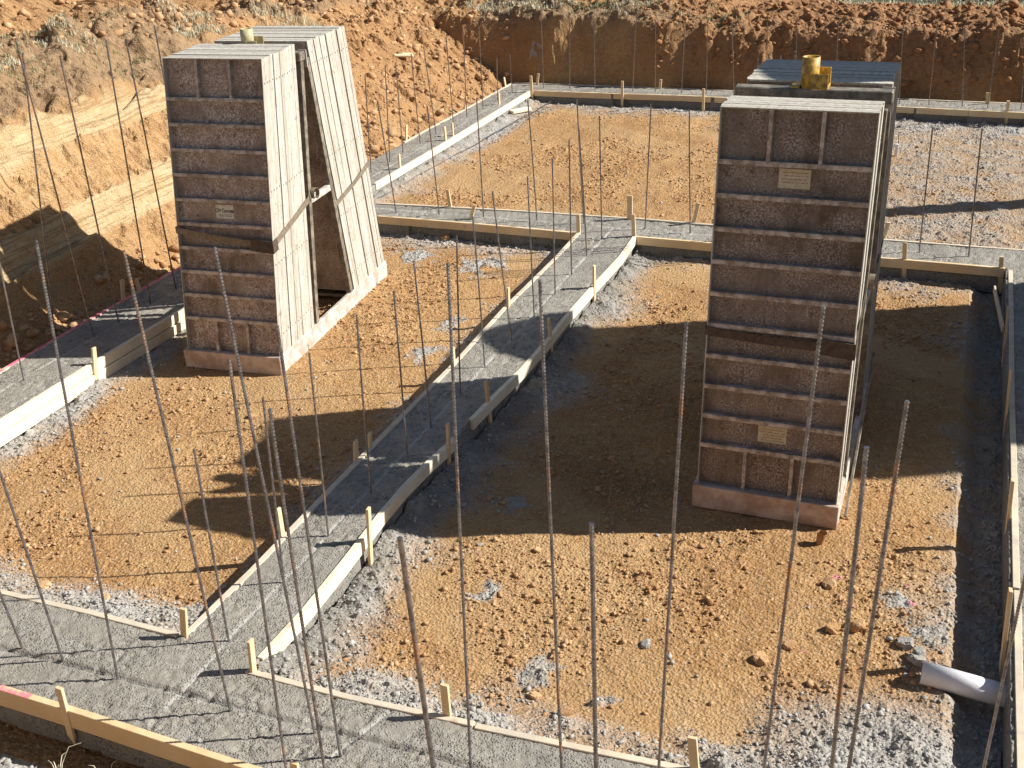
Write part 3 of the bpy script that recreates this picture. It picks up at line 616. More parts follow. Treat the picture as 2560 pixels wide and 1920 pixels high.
for tp, ex, Y, lb, kw in (
    ((572.7,898.5),(714.6,1920),3.15,'rusty topped tall bar, leftmost of the crowd at lower left of centre',{}),
    ((673.8,1023),(810.6,1920),2.9,'orange tipped rusty bar in the crowd at lower left of centre',{}),
    ((693.2,815),(855,1920),3.3,'tall grey ribbed bar whose top crosses the left rack corner',{}),
    ((1119.4,657.5),T(8,840,1630),3.42,'tall ribbed bar with rusty patches left of the photo middle',{}),
    ((999,1344),(1083,1920),2.75,'thick smooth rusty bar without ribs at bottom centre',dict(ribs=False, r=.0085)),
    ((1349.6,700),(1404,1920),3.42,'tall grey ribbed bar in the middle, rising before the rack shadow',{}),
    ((1478.7,1309),(1489.6,1920),2.8,'orange rusty bar with flat cut top at bottom centre',dict(r=.0075)),
    ((1716,805),(1647,1920),3.42,'tall bar leaning right, just left of right rack',{}),
    ((2059,766),(1910,1920),3.42,'dark tall bar standing in front of right rack',{}),
    ((2166.5,1118),(2079,1920),3.2,'thick grey bar right of right rack, shorter of two',dict(r=.0075)),
    ((2268,1001.6),(2122,1920),3.3,'grey ribbed bar right of right rack, taller and farther right of two',dict(r=.0070))):
    rodH(tp, ex, solveH(tp, ex, Y), lb, **kw)
b = un((2440,2010)); q = near_vert(b, (2560,1455)); q = b+(q-b)*(2.2/q[2]); rod(b, q, 'dark leaning bar cutting the bottom right corner of the photo', FG)
# bar lying on the ground, pipe, blocks
a = un(T(2,1360,650), -.15); b = un(T(2,235,1280), -.15)
mb = MB(); N = 30; mb.tube([V(a+(b-a)*i/N-a)+V((.012*math.sin(i*.5), 0, .006*math.sin(i*1.1))) for i in range(N+1)], .0064, 5)
o = mb.build('rebar', REBAR); o.location = a; tag(o, 'long grey bar lying flat on the ground beside the left-back footing', 'rebar')
c = (un(T(2,1110,735), -.17)+un(T(2,1210,710), -.17))/2
mb = MB(); mb.box(-.20,.20,-.055,.055,-.02,.025); o = mb.build('wood_offcut', W_PALE, None, .003); o.location = (c[0], c[1], -.14); o.rotation_euler = (.05,.04,math.radians(63)); tag(o, 'pale plank offcut lying near the far left corner', 'offcut')
mb = MB(); mb.box(-.16,.16,-.08,.08,-.02,.02); o = mb.build('flat_stone', mat_clod('pale_stone', (.66,.52,.32), (.78,.66,.45)), None, .012); cc = un(T(2,380,38), 1.5); o.location = (cc[0], cc[1], float(ground(np.array([cc[0]]), np.array([cc[1]]), False)[0][0])+.12); o.rotation_euler = (.1,.1,.6); tag(o, 'pale flat stone slab on top of the rubble slope', 'stone')
s = un(T(3,1388,1005), -.2)
mb = MB(); mb.box(-.022,.022,-.022,.022,-.1,.165); o = mb.build('short_post', PVC, None, .003); o.location = s; tag(o, 'short white post in the far right bay, right of right rack', 'post')
rod(un(T(3,1404,955), -.2), near_vert(un(T(3,1404,955), -.2), T(3,1407,862)), 'thin short bar beside the short white post in the far right bay', 'bars in far bay', r=.005)
mb = MB(); mb.box(-.55,.55,-.009,.009,-.03,.03); o = mb.build('loose_plank', W_THIN, None, .002); p0 = un((2485,718), -.10); p1 = un((2508,828), -.04); mpt = (p0+p1)/2
o.location = mpt; dv = V(p1-p0).normalized(); o.rotation_euler = V(dv).to_track_quat('X','Z').to_euler(); tag(o, 'thin loose plank leaning in the trench at the right border', 'plank')
# white pipe
pa = V(un(T(9,1555,1030), -.13)); pb = V((.66, pa.y-.02, -.165)); ax = (pb-pa).normalized(); mb = MB(); n = 40
e1 = ax.cross(V((0,0,1))).normalized(); e2 = ax.cross(e1)
def ring(c, r): return [c+(e1*math.cos(2*math.pi*k/n)+e2*math.sin(2*math.pi*k/n))*r for k in range(n)]
RO, RI = .061, .054; vs = ring(V((0,0,0)), RO)+ring(pb-pa, RO)+ring(pb-pa, RI)+ring(V((0,0,0)), RI)
mb.add(vs, [(r*n+k, r*n+(k+1) % n, ((r+1) % 4)*n+(k+1) % n, ((r+1) % 4)*n+k) for r in range(4) for k in range(n)], 0, False)
o = mb.build('drain_pipe', PVC); o.location = pa
for p in o.data.polygons: p.use_smooth = True
tag(o, 'white plastic pipe stub sticking out of the right footing at lower right', 'pipe')
# ------------------------------------------------------------------ form panels and racks
CELLS = [.305]+[.2032]*9+[.305]
def panel_meshes(W, H=2.438, D=.0545, lean=.14):
    fr = MB(); t = .007
    e_ = D*math.tan(lean)
    for xa, xb in ((-W/2, -W/2+t), (W/2-t, W/2)): fr.hexa([(xa,0,0),(xb,0,0),(xb,D,0),(xa,D,0),(xa,0,H),(xb,0,H),(xb,D,H+e_),(xa,D,H+e_)])
    fr.box(-W/2+t, W/2-t, 0, D, 0, t); e_ = D*math.tan(lean); fr.hexa([(-W/2+t,0,H-t),(W/2-t,0,H-t),(W/2-t,D,H-t),(-W/2+t,D,H-t),(-W/2+t,0,H),(W/2-t,0,H),(W/2-t,D,H+e_),(-W/2+t,D,H+e_)])
    fr.box(-W/2+t, W/2-t, D-.006, D-.001, t, H-t, 2)
    for z in (.19, .80, 1.40, 2.25):
        for sgn in (-1, 1):
            c = V((sgn*(W/2+.0006), D/2+.002, z)); n = 8; vs = [c+V((0, .0058*math.cos(2*math.pi*k/n), .0075*math.sin(2*math.pi*k/n))) for k in range(n)]
            fr.add(vs, [tuple(range(n))], 1)
    rb = MB(); z = 0
    for i, c in enumerate(CELLS[:-1]):
        z += c; rb.box(-W/2+t, W/2-t, .002, D-.006, z-.006, z); rb.box(-W/2+t, W/2-t, .0, .006, z-.028, z-.0062)
    for zz0, zz1 in ((t, .305-.029), (H-.305, H-t)):
        for k in (1, 2):
            x = -W/2+W*k/3; rb.box(x-.011, x+.011, .004, D-.006, zz0, zz1)
    return fr, rb
def make_panel(W, face, name='concrete_form', ln=.14):
    t = empty(name); fr, rb = panel_meshes(W, lean=ln)
    fr.build('frame', [SIDE, HOLE, face], t); rb.build('stiffener_ribs', RIB, t); return t
def dup(root):
    r = root.copy(); COL.objects.link(r)
    for ch in list(root.children):
        c = ch.copy(); COL.objects.link(c); c.parent = r
    return r
def rackbuild(tagn, org, ang, Wd, Wp, depth, nN, nF, lean0, yN0, yFb, ybar, zbar, paint, face, skh, px0):
    """org: front right bottom corner of the skid; x runs left->right (negative is left)."""
    a = math.radians(ang); M = Matrix.Translation(V((org[0], org[1], -.2))) @ Matrix.Rotation(a, 4, 'Z')
    root = empty('form_rack', (org[0], org[1], -.2), a)
    side = tagn
    tag(root, f'{side} A-frame steel rack carrying two leaning stacks of concrete forms', 'rack', 'A-frame racks of concrete forms')
    th = .035
    m = MB(); m.box(-Wd, 0, 0, th, 0, skh); m.build('front_skid_board', SKID, root, .004)
    for x0 in (-th, -Wd):
        m = MB(); m.box(x0, x0+th, th, depth, -.0, skh); m.build('side_skid_board', SKIDW, root, .004)
    m = MB(); m.box(-Wd+th, -th, depth-th, depth, 0, skh); m.build('back_skid_board', SKID, root, .004)
    for ya_ in (.1, depth-.75):
        m = MB(); m.box(-Wd+th, -th, ya_, ya_+.65, skh*.25, skh*.45); m.build('base_plate', FRAME, root, .003)
    L = 2.438; lean = lean0; cl = math.cos(lean); sl = math.sin(lean); zb = skh-.012
    pn = make_panel(Wp, face, ln=math.tan(lean0)*.93); pitch = .0605 if nN > 8 else .0568
    xc = px0
    def place(o, y, z, flip, k):
        lean = lean0-math.radians(.17)*k*(0 if flip else 1)
        jx = random.uniform(-.006, .006) if k else 0; jz = random.uniform(-.004, .004)
        ry = random.uniform(-.002, .002)
        if not flip: Rm = Matrix.Rotation(-lean, 4, 'X')
        else: Rm = Matrix.Rotation(lean, 4, 'X') @ Matrix.Rotation(math.pi, 4, 'Z')
        o.matrix_world = M @ Matrix.Translation(V((xc+jx, y, z+jz))) @ Matrix.Rotation(ry, 4, 'Y') @ Rm
    for k in range(nN):
        o = pn if k == 0 else dup(pn); place(o, yN0+k*.0565/cl, zb, False, k)
        tag(o, (f'rusty ribbed front form facing us on the {side} rack' if k == 0 else f'{ORD[k]} form from the front in near stack of {side} rack'), 'concrete form', f'concrete forms on the {side} rack')
    for k in range(nF):
        o = dup(pn); place(o, yFb-k*pitch/cl, zb, True, k+1)
        tag(o, f'{ORD[k]} form from the back in far stack of {side} rack', 'concrete form', f'concrete forms on the {side} rack')
    # A-frame
    legN0 = yN0+nN*.0565/cl+.012; legN1 = legN0+sl/cl*(zbar-zb); legF0 = yFb-nF*pitch/cl-.012; legF1 = legF0-sl/cl*(zbar-zb)
    s = .05
    for x0, x1 in ((-s-.003, -.003), (-Wd+.003, -Wd+.003+s)):
        for (ya, yb2, sg) in ((legN0, min(legN1, ybar-.02), 1), (legF0, max(legF1, ybar+.02), -1)):
            m = MB(); w = .055*sg
            m.hexa([(x0,ya,0),(x1,ya,0),(x1,ya+w,0),(x0,ya+w,0),(x0,yb2,zbar-.07),(x1,yb2,zbar-.07),(x1,yb2+w,zbar-.07),(x0,yb2+w,zbar-.07)])
            m.build('leg', FRAME, root, .002)
        m = MB(); zc = 1.28
        f1 = legN0+(legN1-legN0)*zc/zbar+.05; f2 = legF0+(legF1-legF0)*zc/zbar-.05
        m.box(x0+.004, x1-.004, f1, f2, zc-.055, zc); m.build('cross_rail', SKIDW, root, .003)
    m = MB(); m.box(-Wd-.005, .01, ybar-.05, ybar+.05, zbar-.075, zbar); m.build('top_bar', FRAME, root, .006)
    m = MB(); m.hexa([(-.06,ybar+.066,zbar-.14),(.012,ybar+.066,zbar-.14),(.012,ybar+.075,zbar-.14),(-.06,ybar+.075,zbar-.14),(-.06,ybar+.066,zbar+.004),(.012,ybar+.066,zbar+.004),(.012,ybar+.075,zbar+.004),(-.06,ybar+.075,zbar+.004)]); m.build('corner_gusset', SKIDW, root)
    # lifting bracket: open-topped tube with a low cheek plate beside it
    bx = -Wd/2-.02; z0 = zbar+.001; n = 24; tb = MB()
    lft = empty('lifting_bracket'); lft.parent = root
    ring_ = lambda z, r: [(bx+r*math.cos(2*math.pi*k/n), ybar+r*math.sin(2*math.pi*k/n), z) for k in range(n)]
    vs = ring_(z0, .054)+ring_(z0+.185, .054)+ring_(z0+.185, .046)+ring_(z0, .046)
    tb.add(vs, [(r*n+k, r*n+(k+1) % n, ((r+1) % 4)*n+(k+1) % n, ((r+1) % 4)*n+k) for r in range(4) for k in range(n)], 0, True)
    tube = tb.build('socket_tube', paint, root)
    pm = MB(); pm.box(bx+.004, bx+.118, ybar-.064, ybar-.056, z0, z0+.095); pm.build('cheek_plate', paint, root, .004)
    pm = MB(); pm.box(bx+.004, bx+.118, ybar+.056, ybar+.064, z0, z0+.115); pm.build('cheek_plate', paint, root, .004)
    pm = MB(); pm.box(bx+.110, bx+.118, ybar-.055, ybar+.055, z0, z0+.02); pm.build('end_plate', paint, root, .002)
    pm = MB(); pm.box(bx-.11, bx-.055, ybar-.045, ybar+.045, z0, z0+.012); pm.build('foot_plate', paint, root, .002)
    return M, dict(zb=zb, cl=cl, sl=sl, yN0=yN0, legN0=legN0, yFb=yFb, root=root)
LR = dict(org=(-5.094,7.176), ang=5.4)
ML_, IL = rackbuild('left', LR['org'], 5.4, .925, .885, 2.43, 12, 13, math.radians(9.0), .03, 2.41, 1.085, 2.50, TANP, FACE_A, .165, -.455)
MR_, IR = rackbuild('right', (-.395, 6.225), 0, .935, .895, 2.15, 6, 13, math.radians(6.6), .03, 2.12, .90, 2.58, YEL, FACE_B, .165, -.465)
def sticker(M, I, s, w, h, mat, label, text=None, n=3, xc=-.46):
    # lies on the recessed face sheet of the front form
    Mp = M @ Matrix.Translation(V((xc, I['yN0'], I['zb']))) @ Matrix.Rotation(-math.acos(I['cl']), 4, 'X')
    m = MB(); m.box(-w/2, w/2, .0465, .0495, s-h/2, s+h/2); o = m.build('label_sticker', mat); o.matrix_world = Mp; tag(o, label, 'sticker')
    if text:
        cu = bpy.data.curves.new('t', 'FONT'); cu.body = text; cu.size = .036; cu.align_x = 'CENTER'; cu.extrude = .0004; cu.offset = .0009
        to = bpy.data.objects.new('t', cu); COL.objects.link(to); dg = bpy.context.evaluated_depsgraph_get(); me = bpy.data.meshes.new_from_object(to.evaluated_get(dg)); bpy.data.objects.remove(to)
        e = link('lettering', me, INK, o); e.matrix_parent_inverse = Matrix(); e.location = (0, .0458, s-.006); e.rotation_euler = (math.pi/2, 0, 0); e.scale = (.80, 1.25, 1)
    m = MB(); r = random.Random(len(label))
    for k in range(n):
        x0 = -w*.42+r.random()*.02; z = s-h*.22-k*.012 if text else s+h*.30-k*h*.17
        while x0 < w*.36:
            l = r.uniform(.008, .03); m.box(x0, min(x0+l, w*.42), .0457, .0463, z, z+.004); x0 += l+.006
    e = m.build('fine_print', INK if text else mat_plain('worn_print', (.30,.17,.11), .8), o)
sticker(ML_, IL, 1.215, .165, .115, STICKW, 'small white sticker with dark lettering on the front form of left rack', 'CW Concrete', 2)
sticker(MR_, IR, 2.035, .185, .115, STICK, 'worn yellowish sticker near the top of right rack front form', None, 4)
sticker(MR_, IR, .405, .18, .11, STICK, 'worn yellowish sticker near the bottom of right rack front form', None, 5)
def straps(M, I, Wd, Wp, xc, zl, zr, yend, zend, label, far=None, mt=None):
    root = empty('tie_strap'); root.matrix_world = M; tag(root, label, 'strap')
    t = math.tan(math.acos(I['cl'])); yf = lambda z: I['yN0']+(z-I['zb'])*t-.006
    xl = xc-Wp/2-.006; xr = xc+Wp/2+.006
    def ribbon(pts, w, th, name, mat):
        m = MB(); vs = []
        for (p, nrm) in pts:
            p = V(p); nn = V(nrm); vs += [p+V((0,0,-w/2)), p+V((0,0,w/2)), p+nn*th+V((0,0,w/2)), p+nn*th+V((0,0,-w/2))]
        k = len(pts); m.add(vs, [(i*4+j, i*4+(j+1) % 4, (i+1)*4+(j+1) % 4, (i+1)*4+j) for i in range(k-1) for j in range(4)]+[(0,1,2,3), (4*k-1,4*k-2,4*k-3,4*k-4)])
        return m.build(name, mat, root)
    pts = [((xl, yf(zl)+.3, zl), (-1,0,0)), ((xl, yf(zl), zl), (-.7,-.7,0))]
    for k in range(1, 8):
        u = k/8; z = zl+(zr-zl)*u-.012*math.sin(math.pi*u); pts.append(((xl+(xr-xl)*u, yf(z), z), (0,-1,0)))
    pts += [((xr, yf(zr), zr), (.7,-.7,0))]
    for k in range(1, 5):
        u = k/4; pts.append(((xr, yf(zr)+(yend-yf(zr))*u, zr+(zend-zr)*u), (1,0,0)))
    ribbon(pts, .056, .004, 'webbing', mt or STRAP)
    zz = zr-.01; ribbon([((xr-.2, yf(zz)-.004, zz+.015), (0,-1,0)), ((xr-.02, yf(zz)-.004, zz), (0,-1,0)), ((xr+.003, yf(zz)-.004, zz), (.7,-.7,0)), ((xr+.004, yf(zz)+.075, zz+.012), (1,0,0))], .105, .005, 'corner_sleeve', STRAPD)
    lp = []
    for k in range(15):
        an = -1.2+k*.36; lp.append(((xr+.01+.0*k, yend+.07+.055*math.cos(an), zend+.03+.05*math.sin(an)), (math.cos(an)*.02+1,0,0)))
    m = MB(); vs = []
    for (p, _) in lp: vs += [V(p), V(p)+V((.035,0,0)), V(p)+V((.035,.003,.002)), V(p)+V((0,.003,.002))]
    m.add(vs, [(i*4+j, i*4+(j+1) % 4, (i+1)*4+(j+1) % 4, (i+1)*4+j) for i in range(len(lp)-1) for j in range(4)]); m.build('loose_tail', STRAP, root)
    if far:
        (ya, za), (yb2, zb2) = far
        ribbon([((xr, ya-.06, za+.01), (1,0,0)), ((xr, ya, za), (1,0,0)), ((xr, (ya+yb2)/2, (za+zb2)/2-.01), (1,0,0)), ((xr, yb2, zb2), (1,0,0))], .05, .003, 'far_webbing', STRAP)
straps(ML_, IL, .925, .885, -.455, 1.19, 1.10, .91, 1.28, 'tan webbing strap with dark corner sleeve round the left rack forms', ((1.47,1.08),(2.27,1.24)))
straps(MR_, IR, .935, .895, -.465, 1.215, 1.19, .56, 1.42, 'dark brown webbing strap round the right rack forms', ((1.25,1.2),(2.0,1.28)), mt=STRAPD)
# board leaning on the right rack
m = MB(); m.box(-.012,.012,-.009,.009,0,1.12); o = m.build('loose_batten', FRAME, None, .002)
pb_ = V((-.36, 6.38, -.19)); pt_ = V((-.345, 7.42, .52)); dv = (pt_-pb_).normalized(); o.location = pb_; o.rotation_euler = dv.to_track_quat('Z','X').to_euler(); o.scale = (1,1,(pt_-pb_).length/1.12); tag(o, 'grey batten leaning along the right side of right rack', 'batten')
# ------------------------------------------------------------------ loose clods (uncountable) and single stones
ico = bmesh.new(); bmesh.ops.create_icosphere(ico, subdivisions=1, radius=1); IV = np.array([v.co[:] for v in ico.verts]); IF = np.array([[v.index for v in f.verts] for f in ico.faces]); ico.free()
def scatter(name, X, Y, Rr, mat, label, cat, sink=.3, flat=.7):
    Z = ground(X, Y)[0]; N = len(X); d = RNG.normal(size=(N, 3)); 
    q = np.linalg.qr(RNG.normal(size=(N, 3, 3)))[0]
    v = IV[None]*(1+RNG.uniform(-.42, .38, (N, len(IV), 1))); v = np.einsum('nij,nkj->nki', q, v*RNG.uniform(.6, 1.15, (N, 1, 3)))
    v[..., 2] *= flat; v = v*Rr[:, None, None]; v[..., 0] += X[:, None]; v[..., 1] += Y[:, None]; v[..., 2] += (Z+Rr*sink)[:, None]
    f = IF[None]+np.arange(N)[:, None, None]*len(IV)
    me = bpy.data.meshes.new(name); co = v.reshape(-1, 3).astype(np.float32); fa = f.reshape(-1, 3).astype(np.int32)
    me.vertices.add(len(co)); me.vertices.foreach_set('co', co.ravel()); me.loops.add(fa.size); me.loops.foreach_set('vertex_index', fa.ravel())
    me.polygons.add(len(fa)); me.polygons.foreach_set('loop_start', np.arange(0, fa.size, 3, dtype=np.int32)); me.update(calc_edges=True)
    o = link(name, me, mat); tag(o, label, cat, kind='stuff')
def cand(n, x0, x1, y0, y1):
    # denser towards the near end
    u = RNG.random(n)**1.5; return RNG.uniform(x0, x1, n), y0+(y1-y0)*u
x, y = cand(80000, -6.5, .55, 3.8, 17.6); m_ = foot_mask(x, y, .06); x, y = x[~m_], y[~m_]; sp = ground(x, y, False)[1]
n2 = fbm(x, y, 1.7, 4, 6); k = (sp < .4) & (RNG.random(len(x)) < .05+1.1*ss(.45, .62, n2)); x, y = x[k], y[k]
scatter('soil_clods', x, y, .0035+.0045*RNG.random(len(x))+.017*RNG.random(len(x))**9+.002*(y > 8), CLOD, 'small orange soil clods strewn over the bays between the footings', 'soil')
x, y = cand(90000, -6.6, .6, 3.7, 17.7); m_ = foot_mask(x, y, .05); x, y = x[~m_], y[~m_]; sp = ground(x, y, False)[1]; k = (sp > .45) | ((sp > .15) & (RNG.random(len(x)) < .5)) | (RNG.random(len(x)) < .02); x, y = x[k], y[k]
scatter('concrete_crumbs', x, y, .003+.005*RNG.random(len(x))+.015*RNG.random(len(x))**9, CRUMB, 'grey crumbs of spilt concrete lying along the footings', 'spilt concrete')
x1 = RNG.uniform(-10.5, -7.35, 3600); y1 = RNG.uniform(12.4, 19.0, 3600); x2 = RNG.uniform(-5.4, 1.4, 2600); y2 = RNG.uniform(18.1, 20.6, 2600); x3 = RNG.uniform(-12.5, -8.9, 1500); y3 = RNG.uniform(7, 13.5, 1500); x4 = RNG.uniform(-7.7, -7.4, 900); y4 = RNG.uniform(5.5, 14, 900)
for nm, xs, ys, mt_, lb in (('rubble', [x1, x3, x4], [y1, y3, y4], CLOD, 'orange clods of dug earth on the left bank and its rubble slope'), ('red_rubble', [x2], [y2], RED, 'reddish clods of dug earth on the far bank')):
    x = np.concatenate(xs); y = np.concatenate(ys); rb = ground(x, y)[1]['rub']; k = (rb > .35) & ~foot_mask(x, y, .05); x, y = x[k], y[k]
    scatter(nm, x, y, .008+.016*RNG.random(len(x))+.07*RNG.random(len(x))**8, mt_, lb, 'soil', .2)
x = RNG.uniform(-5.5, -2.6, 900); y = RNG.uniform(2.4, 2.9, 900); scatter('near_crumbs', x, y, .006+.02*RNG.random(900)**2, CRUMB, 'grey gravelly crumbs at bottom left corner outside the yellow board', 'spilt concrete')
def rock(px, r, mat, label, z=-.2, sq=(1,.8,.62)):
    r *= .8
    p = un(px, z+r*.2) if len(px) == 2 and px[0] > 3 else np.array([*px, z])
    bm = bmesh.new(); bmesh.ops.create_icosphere(bm, subdivisions=3, radius=r); rr = random.Random(int(abs(p[0]*1000+p[1]*77)))
    o3 = (rr.random()*50, rr.random()*50)
    for v in bm.verts:
        n = v.co.normalized(); k = .5+.95*float(fbm(np.array([n.x*1.1+o3[0]+n.z]), np.array([n.y*1.1+o3[1]-n.z*.7]), 1.7, 4, 3)[0]); v.co *= k
        v.co.x = max(min(v.co.x, r*.8), -r*.75); v.co.z = min(v.co.z, r*.62)
    me = bpy.data.meshes.new('stone'); bm.to_mesh(me); bm.free()
    o = link('stone', me, mat); zz = float(ground(np.array([p[0]]), np.array([p[1]]))[0][0]); o.location = (p[0], p[1], zz+r*.25); o.scale = sq; o.rotation_euler = (rr.uniform(-.3,.3), rr.uniform(-.3,.3), rr.random()*6)
    tag(o, label, 'stone', 'single stones lying in the right-hand bay')
TAN = mat_clod('tan_stone', (.42,.24,.11), (.60,.39,.20))
for px, r, mt, lb in ((T(9,530,955),.065,TAN,'rounded tan clod left of the dark bar at lower right'),(T(9,700,870),.05,CLOD,'orange clod touching the dark bar, right of the rounded tan clod'),
    (T(9,980,760),.06,TAN,'pale lump just left of the thick grey bar at lower right'),(T(9,1135,735),.075,TAN,'large angular tan stone between the two grey bars'),
    (T(9,960,470),.06,CLOD,'dark lump casting a shadow next to the pink paint spot'),(T(9,650,330),.025,CLOD,'small dark clod beside the dark bar below right rack'),
    (T(8,1965,860),.045,CRUMB,'whitish stone in the lower middle of right bay'),(T(8,1065,840),.035,CLOD,'brown clod standing alone right of the centre ribbed bar'),
    (T(8,1255,1190),.05,CLOD,'orange clod beside the grey spill heap at bottom centre'),(T(8,1455,1345),.055,CLOD,'orange clod at back of front footing, bottom centre'),(T(8,900,225),.03,CRUMB,'white stone at lower edge of the rack shadow'),
    (T(8,1270,255),.035,CLOD,'flat orange stone just below the rack shadow'),(T(9,1095,1130),.03,CLOD,'small orange clod between grey bars above the corner spill'),(T(7,300,545),.06,CLOD,'brown stone in grey spill at the left border'),(T(7,700,640),.045,CLOD,'orange stone half buried behind the front footing board'),
    (T(2,680,1535),.09,TAN,'flat pale stone behind the leaning stake of middle footing'),(T(4,1625,1030),.05,CLOD,'brown stone at tip of rack shadow in left bay')):
    rock(px, r, mt, lb)
rock(T(9,1530,930), .055, CRUMB, 'grey concrete lump above the mouth of the white pipe', sq=(.8,.8,1.5))
for px_, lb_ in (((2262,1612),'rough concrete lump touching the left end of the white pipe'),((2292,1655),'small concrete lump below the mouth of the white pipe'),((2470,1690),'concrete blob over the buried right end of the white pipe')):
    rock(px_, .07, CRUMB, lb_)
# upright chip of bark
m = MB(); m.tube([(0,0,0),(0,.0,.09)], [.022,.030], 10, caps=False); o = m.build('bark_curl', CLOD); p = un(T(9,895,205), -.2); o.location = p; o.rotation_euler = (0,.15,0); tag(o, 'curled brown chip standing below the right corner of right rack', 'bark chip')
# ------------------------------------------------------------------ grass
def mat_grass(name, c1, c2):
    m = NT(name); w = m.coord('World'); a = m.mix(m.noise(w, 7, 3), c1, c2); return m.out(a, .8, 0, None, .2)
def grass(name, X, Y, Hh, mat, label, per=5, lean=.6, wd=.0045, kind='stuff'):
    Z = ground(X, Y)[0]; vs = []; fs = []
    for x, y, z, h in zip(X, Y, Z, Hh):
        for k in range(per):
            a = random.random()*6.283; l = random.uniform(.1, lean)*h; ox = random.gauss(0, h*.3); oy = random.gauss(0, h*.3); hh = h*random.uniform(.5, 1.1); w = wd*random.uniform(.6, 1.3)
            ca, sa = math.cos(a), math.sin(a); b = len(vs)
            vs += [(x+ox-sa*w, y+oy+ca*w, z-.01), (x+ox+sa*w, y+oy-ca*w, z-.01), (x+ox+ca*l*.4-sa*w*.7, y+oy+sa*l*.4+ca*w*.7, z+hh*.6), (x+ox+ca*l*.4+sa*w*.7, y+oy+sa*l*.4-ca*w*.7, z+hh*.6), (x+ox+ca*l, y+oy+sa*l, z+hh)]
            fs += [(b,b+1,b+3,b+2), (b+2,b+3,b+4)]
    me = bpy.data.meshes.new(name); me.from_pydata(vs, [], fs); me.update(); o = link(name, me, mat); tag(o, label, 'grass', kind=kind)
DRY = mat_grass('dry_grass', (.46,.41,.26), (.66,.62,.48)); GRN = mat_grass('green_grass', (.20,.22,.09), (.42,.40,.24))
def sel(n, x0, x1, y0, y1, f):
    x = RNG.uniform(x0, x1, n); y = RNG.uniform(y0, y1, n); return x[f(x, y)], y[f(x, y)]
cl_ = lambda x, y: fbm(x, y, 1.1, 3, 12) > .50
x, y = sel(5200, -10.3, -8.9, 6.5, 13.6, lambda x, y: (x+9.55+.25*(fbm(y, y*0, .8, 2, 3)-.5) > -.55) & (x+9.55 < .1) & cl_(x, y))
grass('dry_grass', x, y, RNG.uniform(.03, .10, len(x)), DRY, 'dry grass fringe along the top of left bank')
x, y = sel(1400, -10.4, -9.2, 6.5, 13.6, lambda x, y: cl_(x+5, y)); grass('green_grass', x, y, RNG.uniform(.03, .06, len(x)), GRN, 'sparse green grass on top of left bank')
x, y = sel(900, -8.9, -4.3, 18.95, 19.5, lambda x, y: fbm(x, y, 1.6, 3, 12) > .53); grass('bank_grass', x, y, RNG.uniform(.03, .10, len(x)), DRY, 'dry turf hanging over the top of the shaded far bank', wd=.008)
x, y = sel(600, -8.9, -3.4, 19.0, 19.8, lambda x, y: fbm(x, y, 1.3, 3, 9) > .55); grass('bank_green_grass', x, y, RNG.uniform(.03, .08, len(x)), GRN, 'green grass tufts on top of the far bank', wd=.008)
x, y = sel(900, -10.2, -9.0, 13.6, 16.5, lambda x, y: np.hypot(x+9.35, y-15.0) < .7); grass('slope_grass', x, y, RNG.uniform(.06, .15, len(x)), DRY, 'grass clump above the rubble slope behind the left rack')
x, y = sel(9000, -3.5, 3, 20.0, 27, lambda x, y: ground(x, y)[1]['field'] > .6); grass('field_grass', x, y, RNG.uniform(.04, .11, len(x)), DRY, 'pale dry field grass beyond the far bank at top right', 4, wd=.011)
# weeds bottom left
for i, (bx, by, lb) in enumerate(((T(7,360,1640)[0], T(7,360,1640)[1], 'dry leafless weed stalk at bottom left below the tilted stake'), (T(7,655,1650)[0], T(7,655,1650)[1], 'curved dry weed at bottom edge below the yellow board'))):
    p = un((bx, by), -.16); m = MB()
    for k in range(6):
        a = random.uniform(0, 6.28); h = random.uniform(.07, .19); l = random.uniform(.02, .10)
        m.tube([(0,0,-.02),(math.cos(a)*l*.3, math.sin(a)*l*.3, h*.5),(math.cos(a)*l*.8, math.sin(a)*l*.8, h*.95),(math.cos(a)*l*1.4, math.sin(a)*l*1.4, h*.9)], [.0035,.003,.0022,.001], 5)
    o = m.build('dry_weed', DRY); o.location = (p[0], p[1], float(ground(np.array([p[0]]), np.array([p[1]]))[0][0])); tag(o, lb, 'weed')
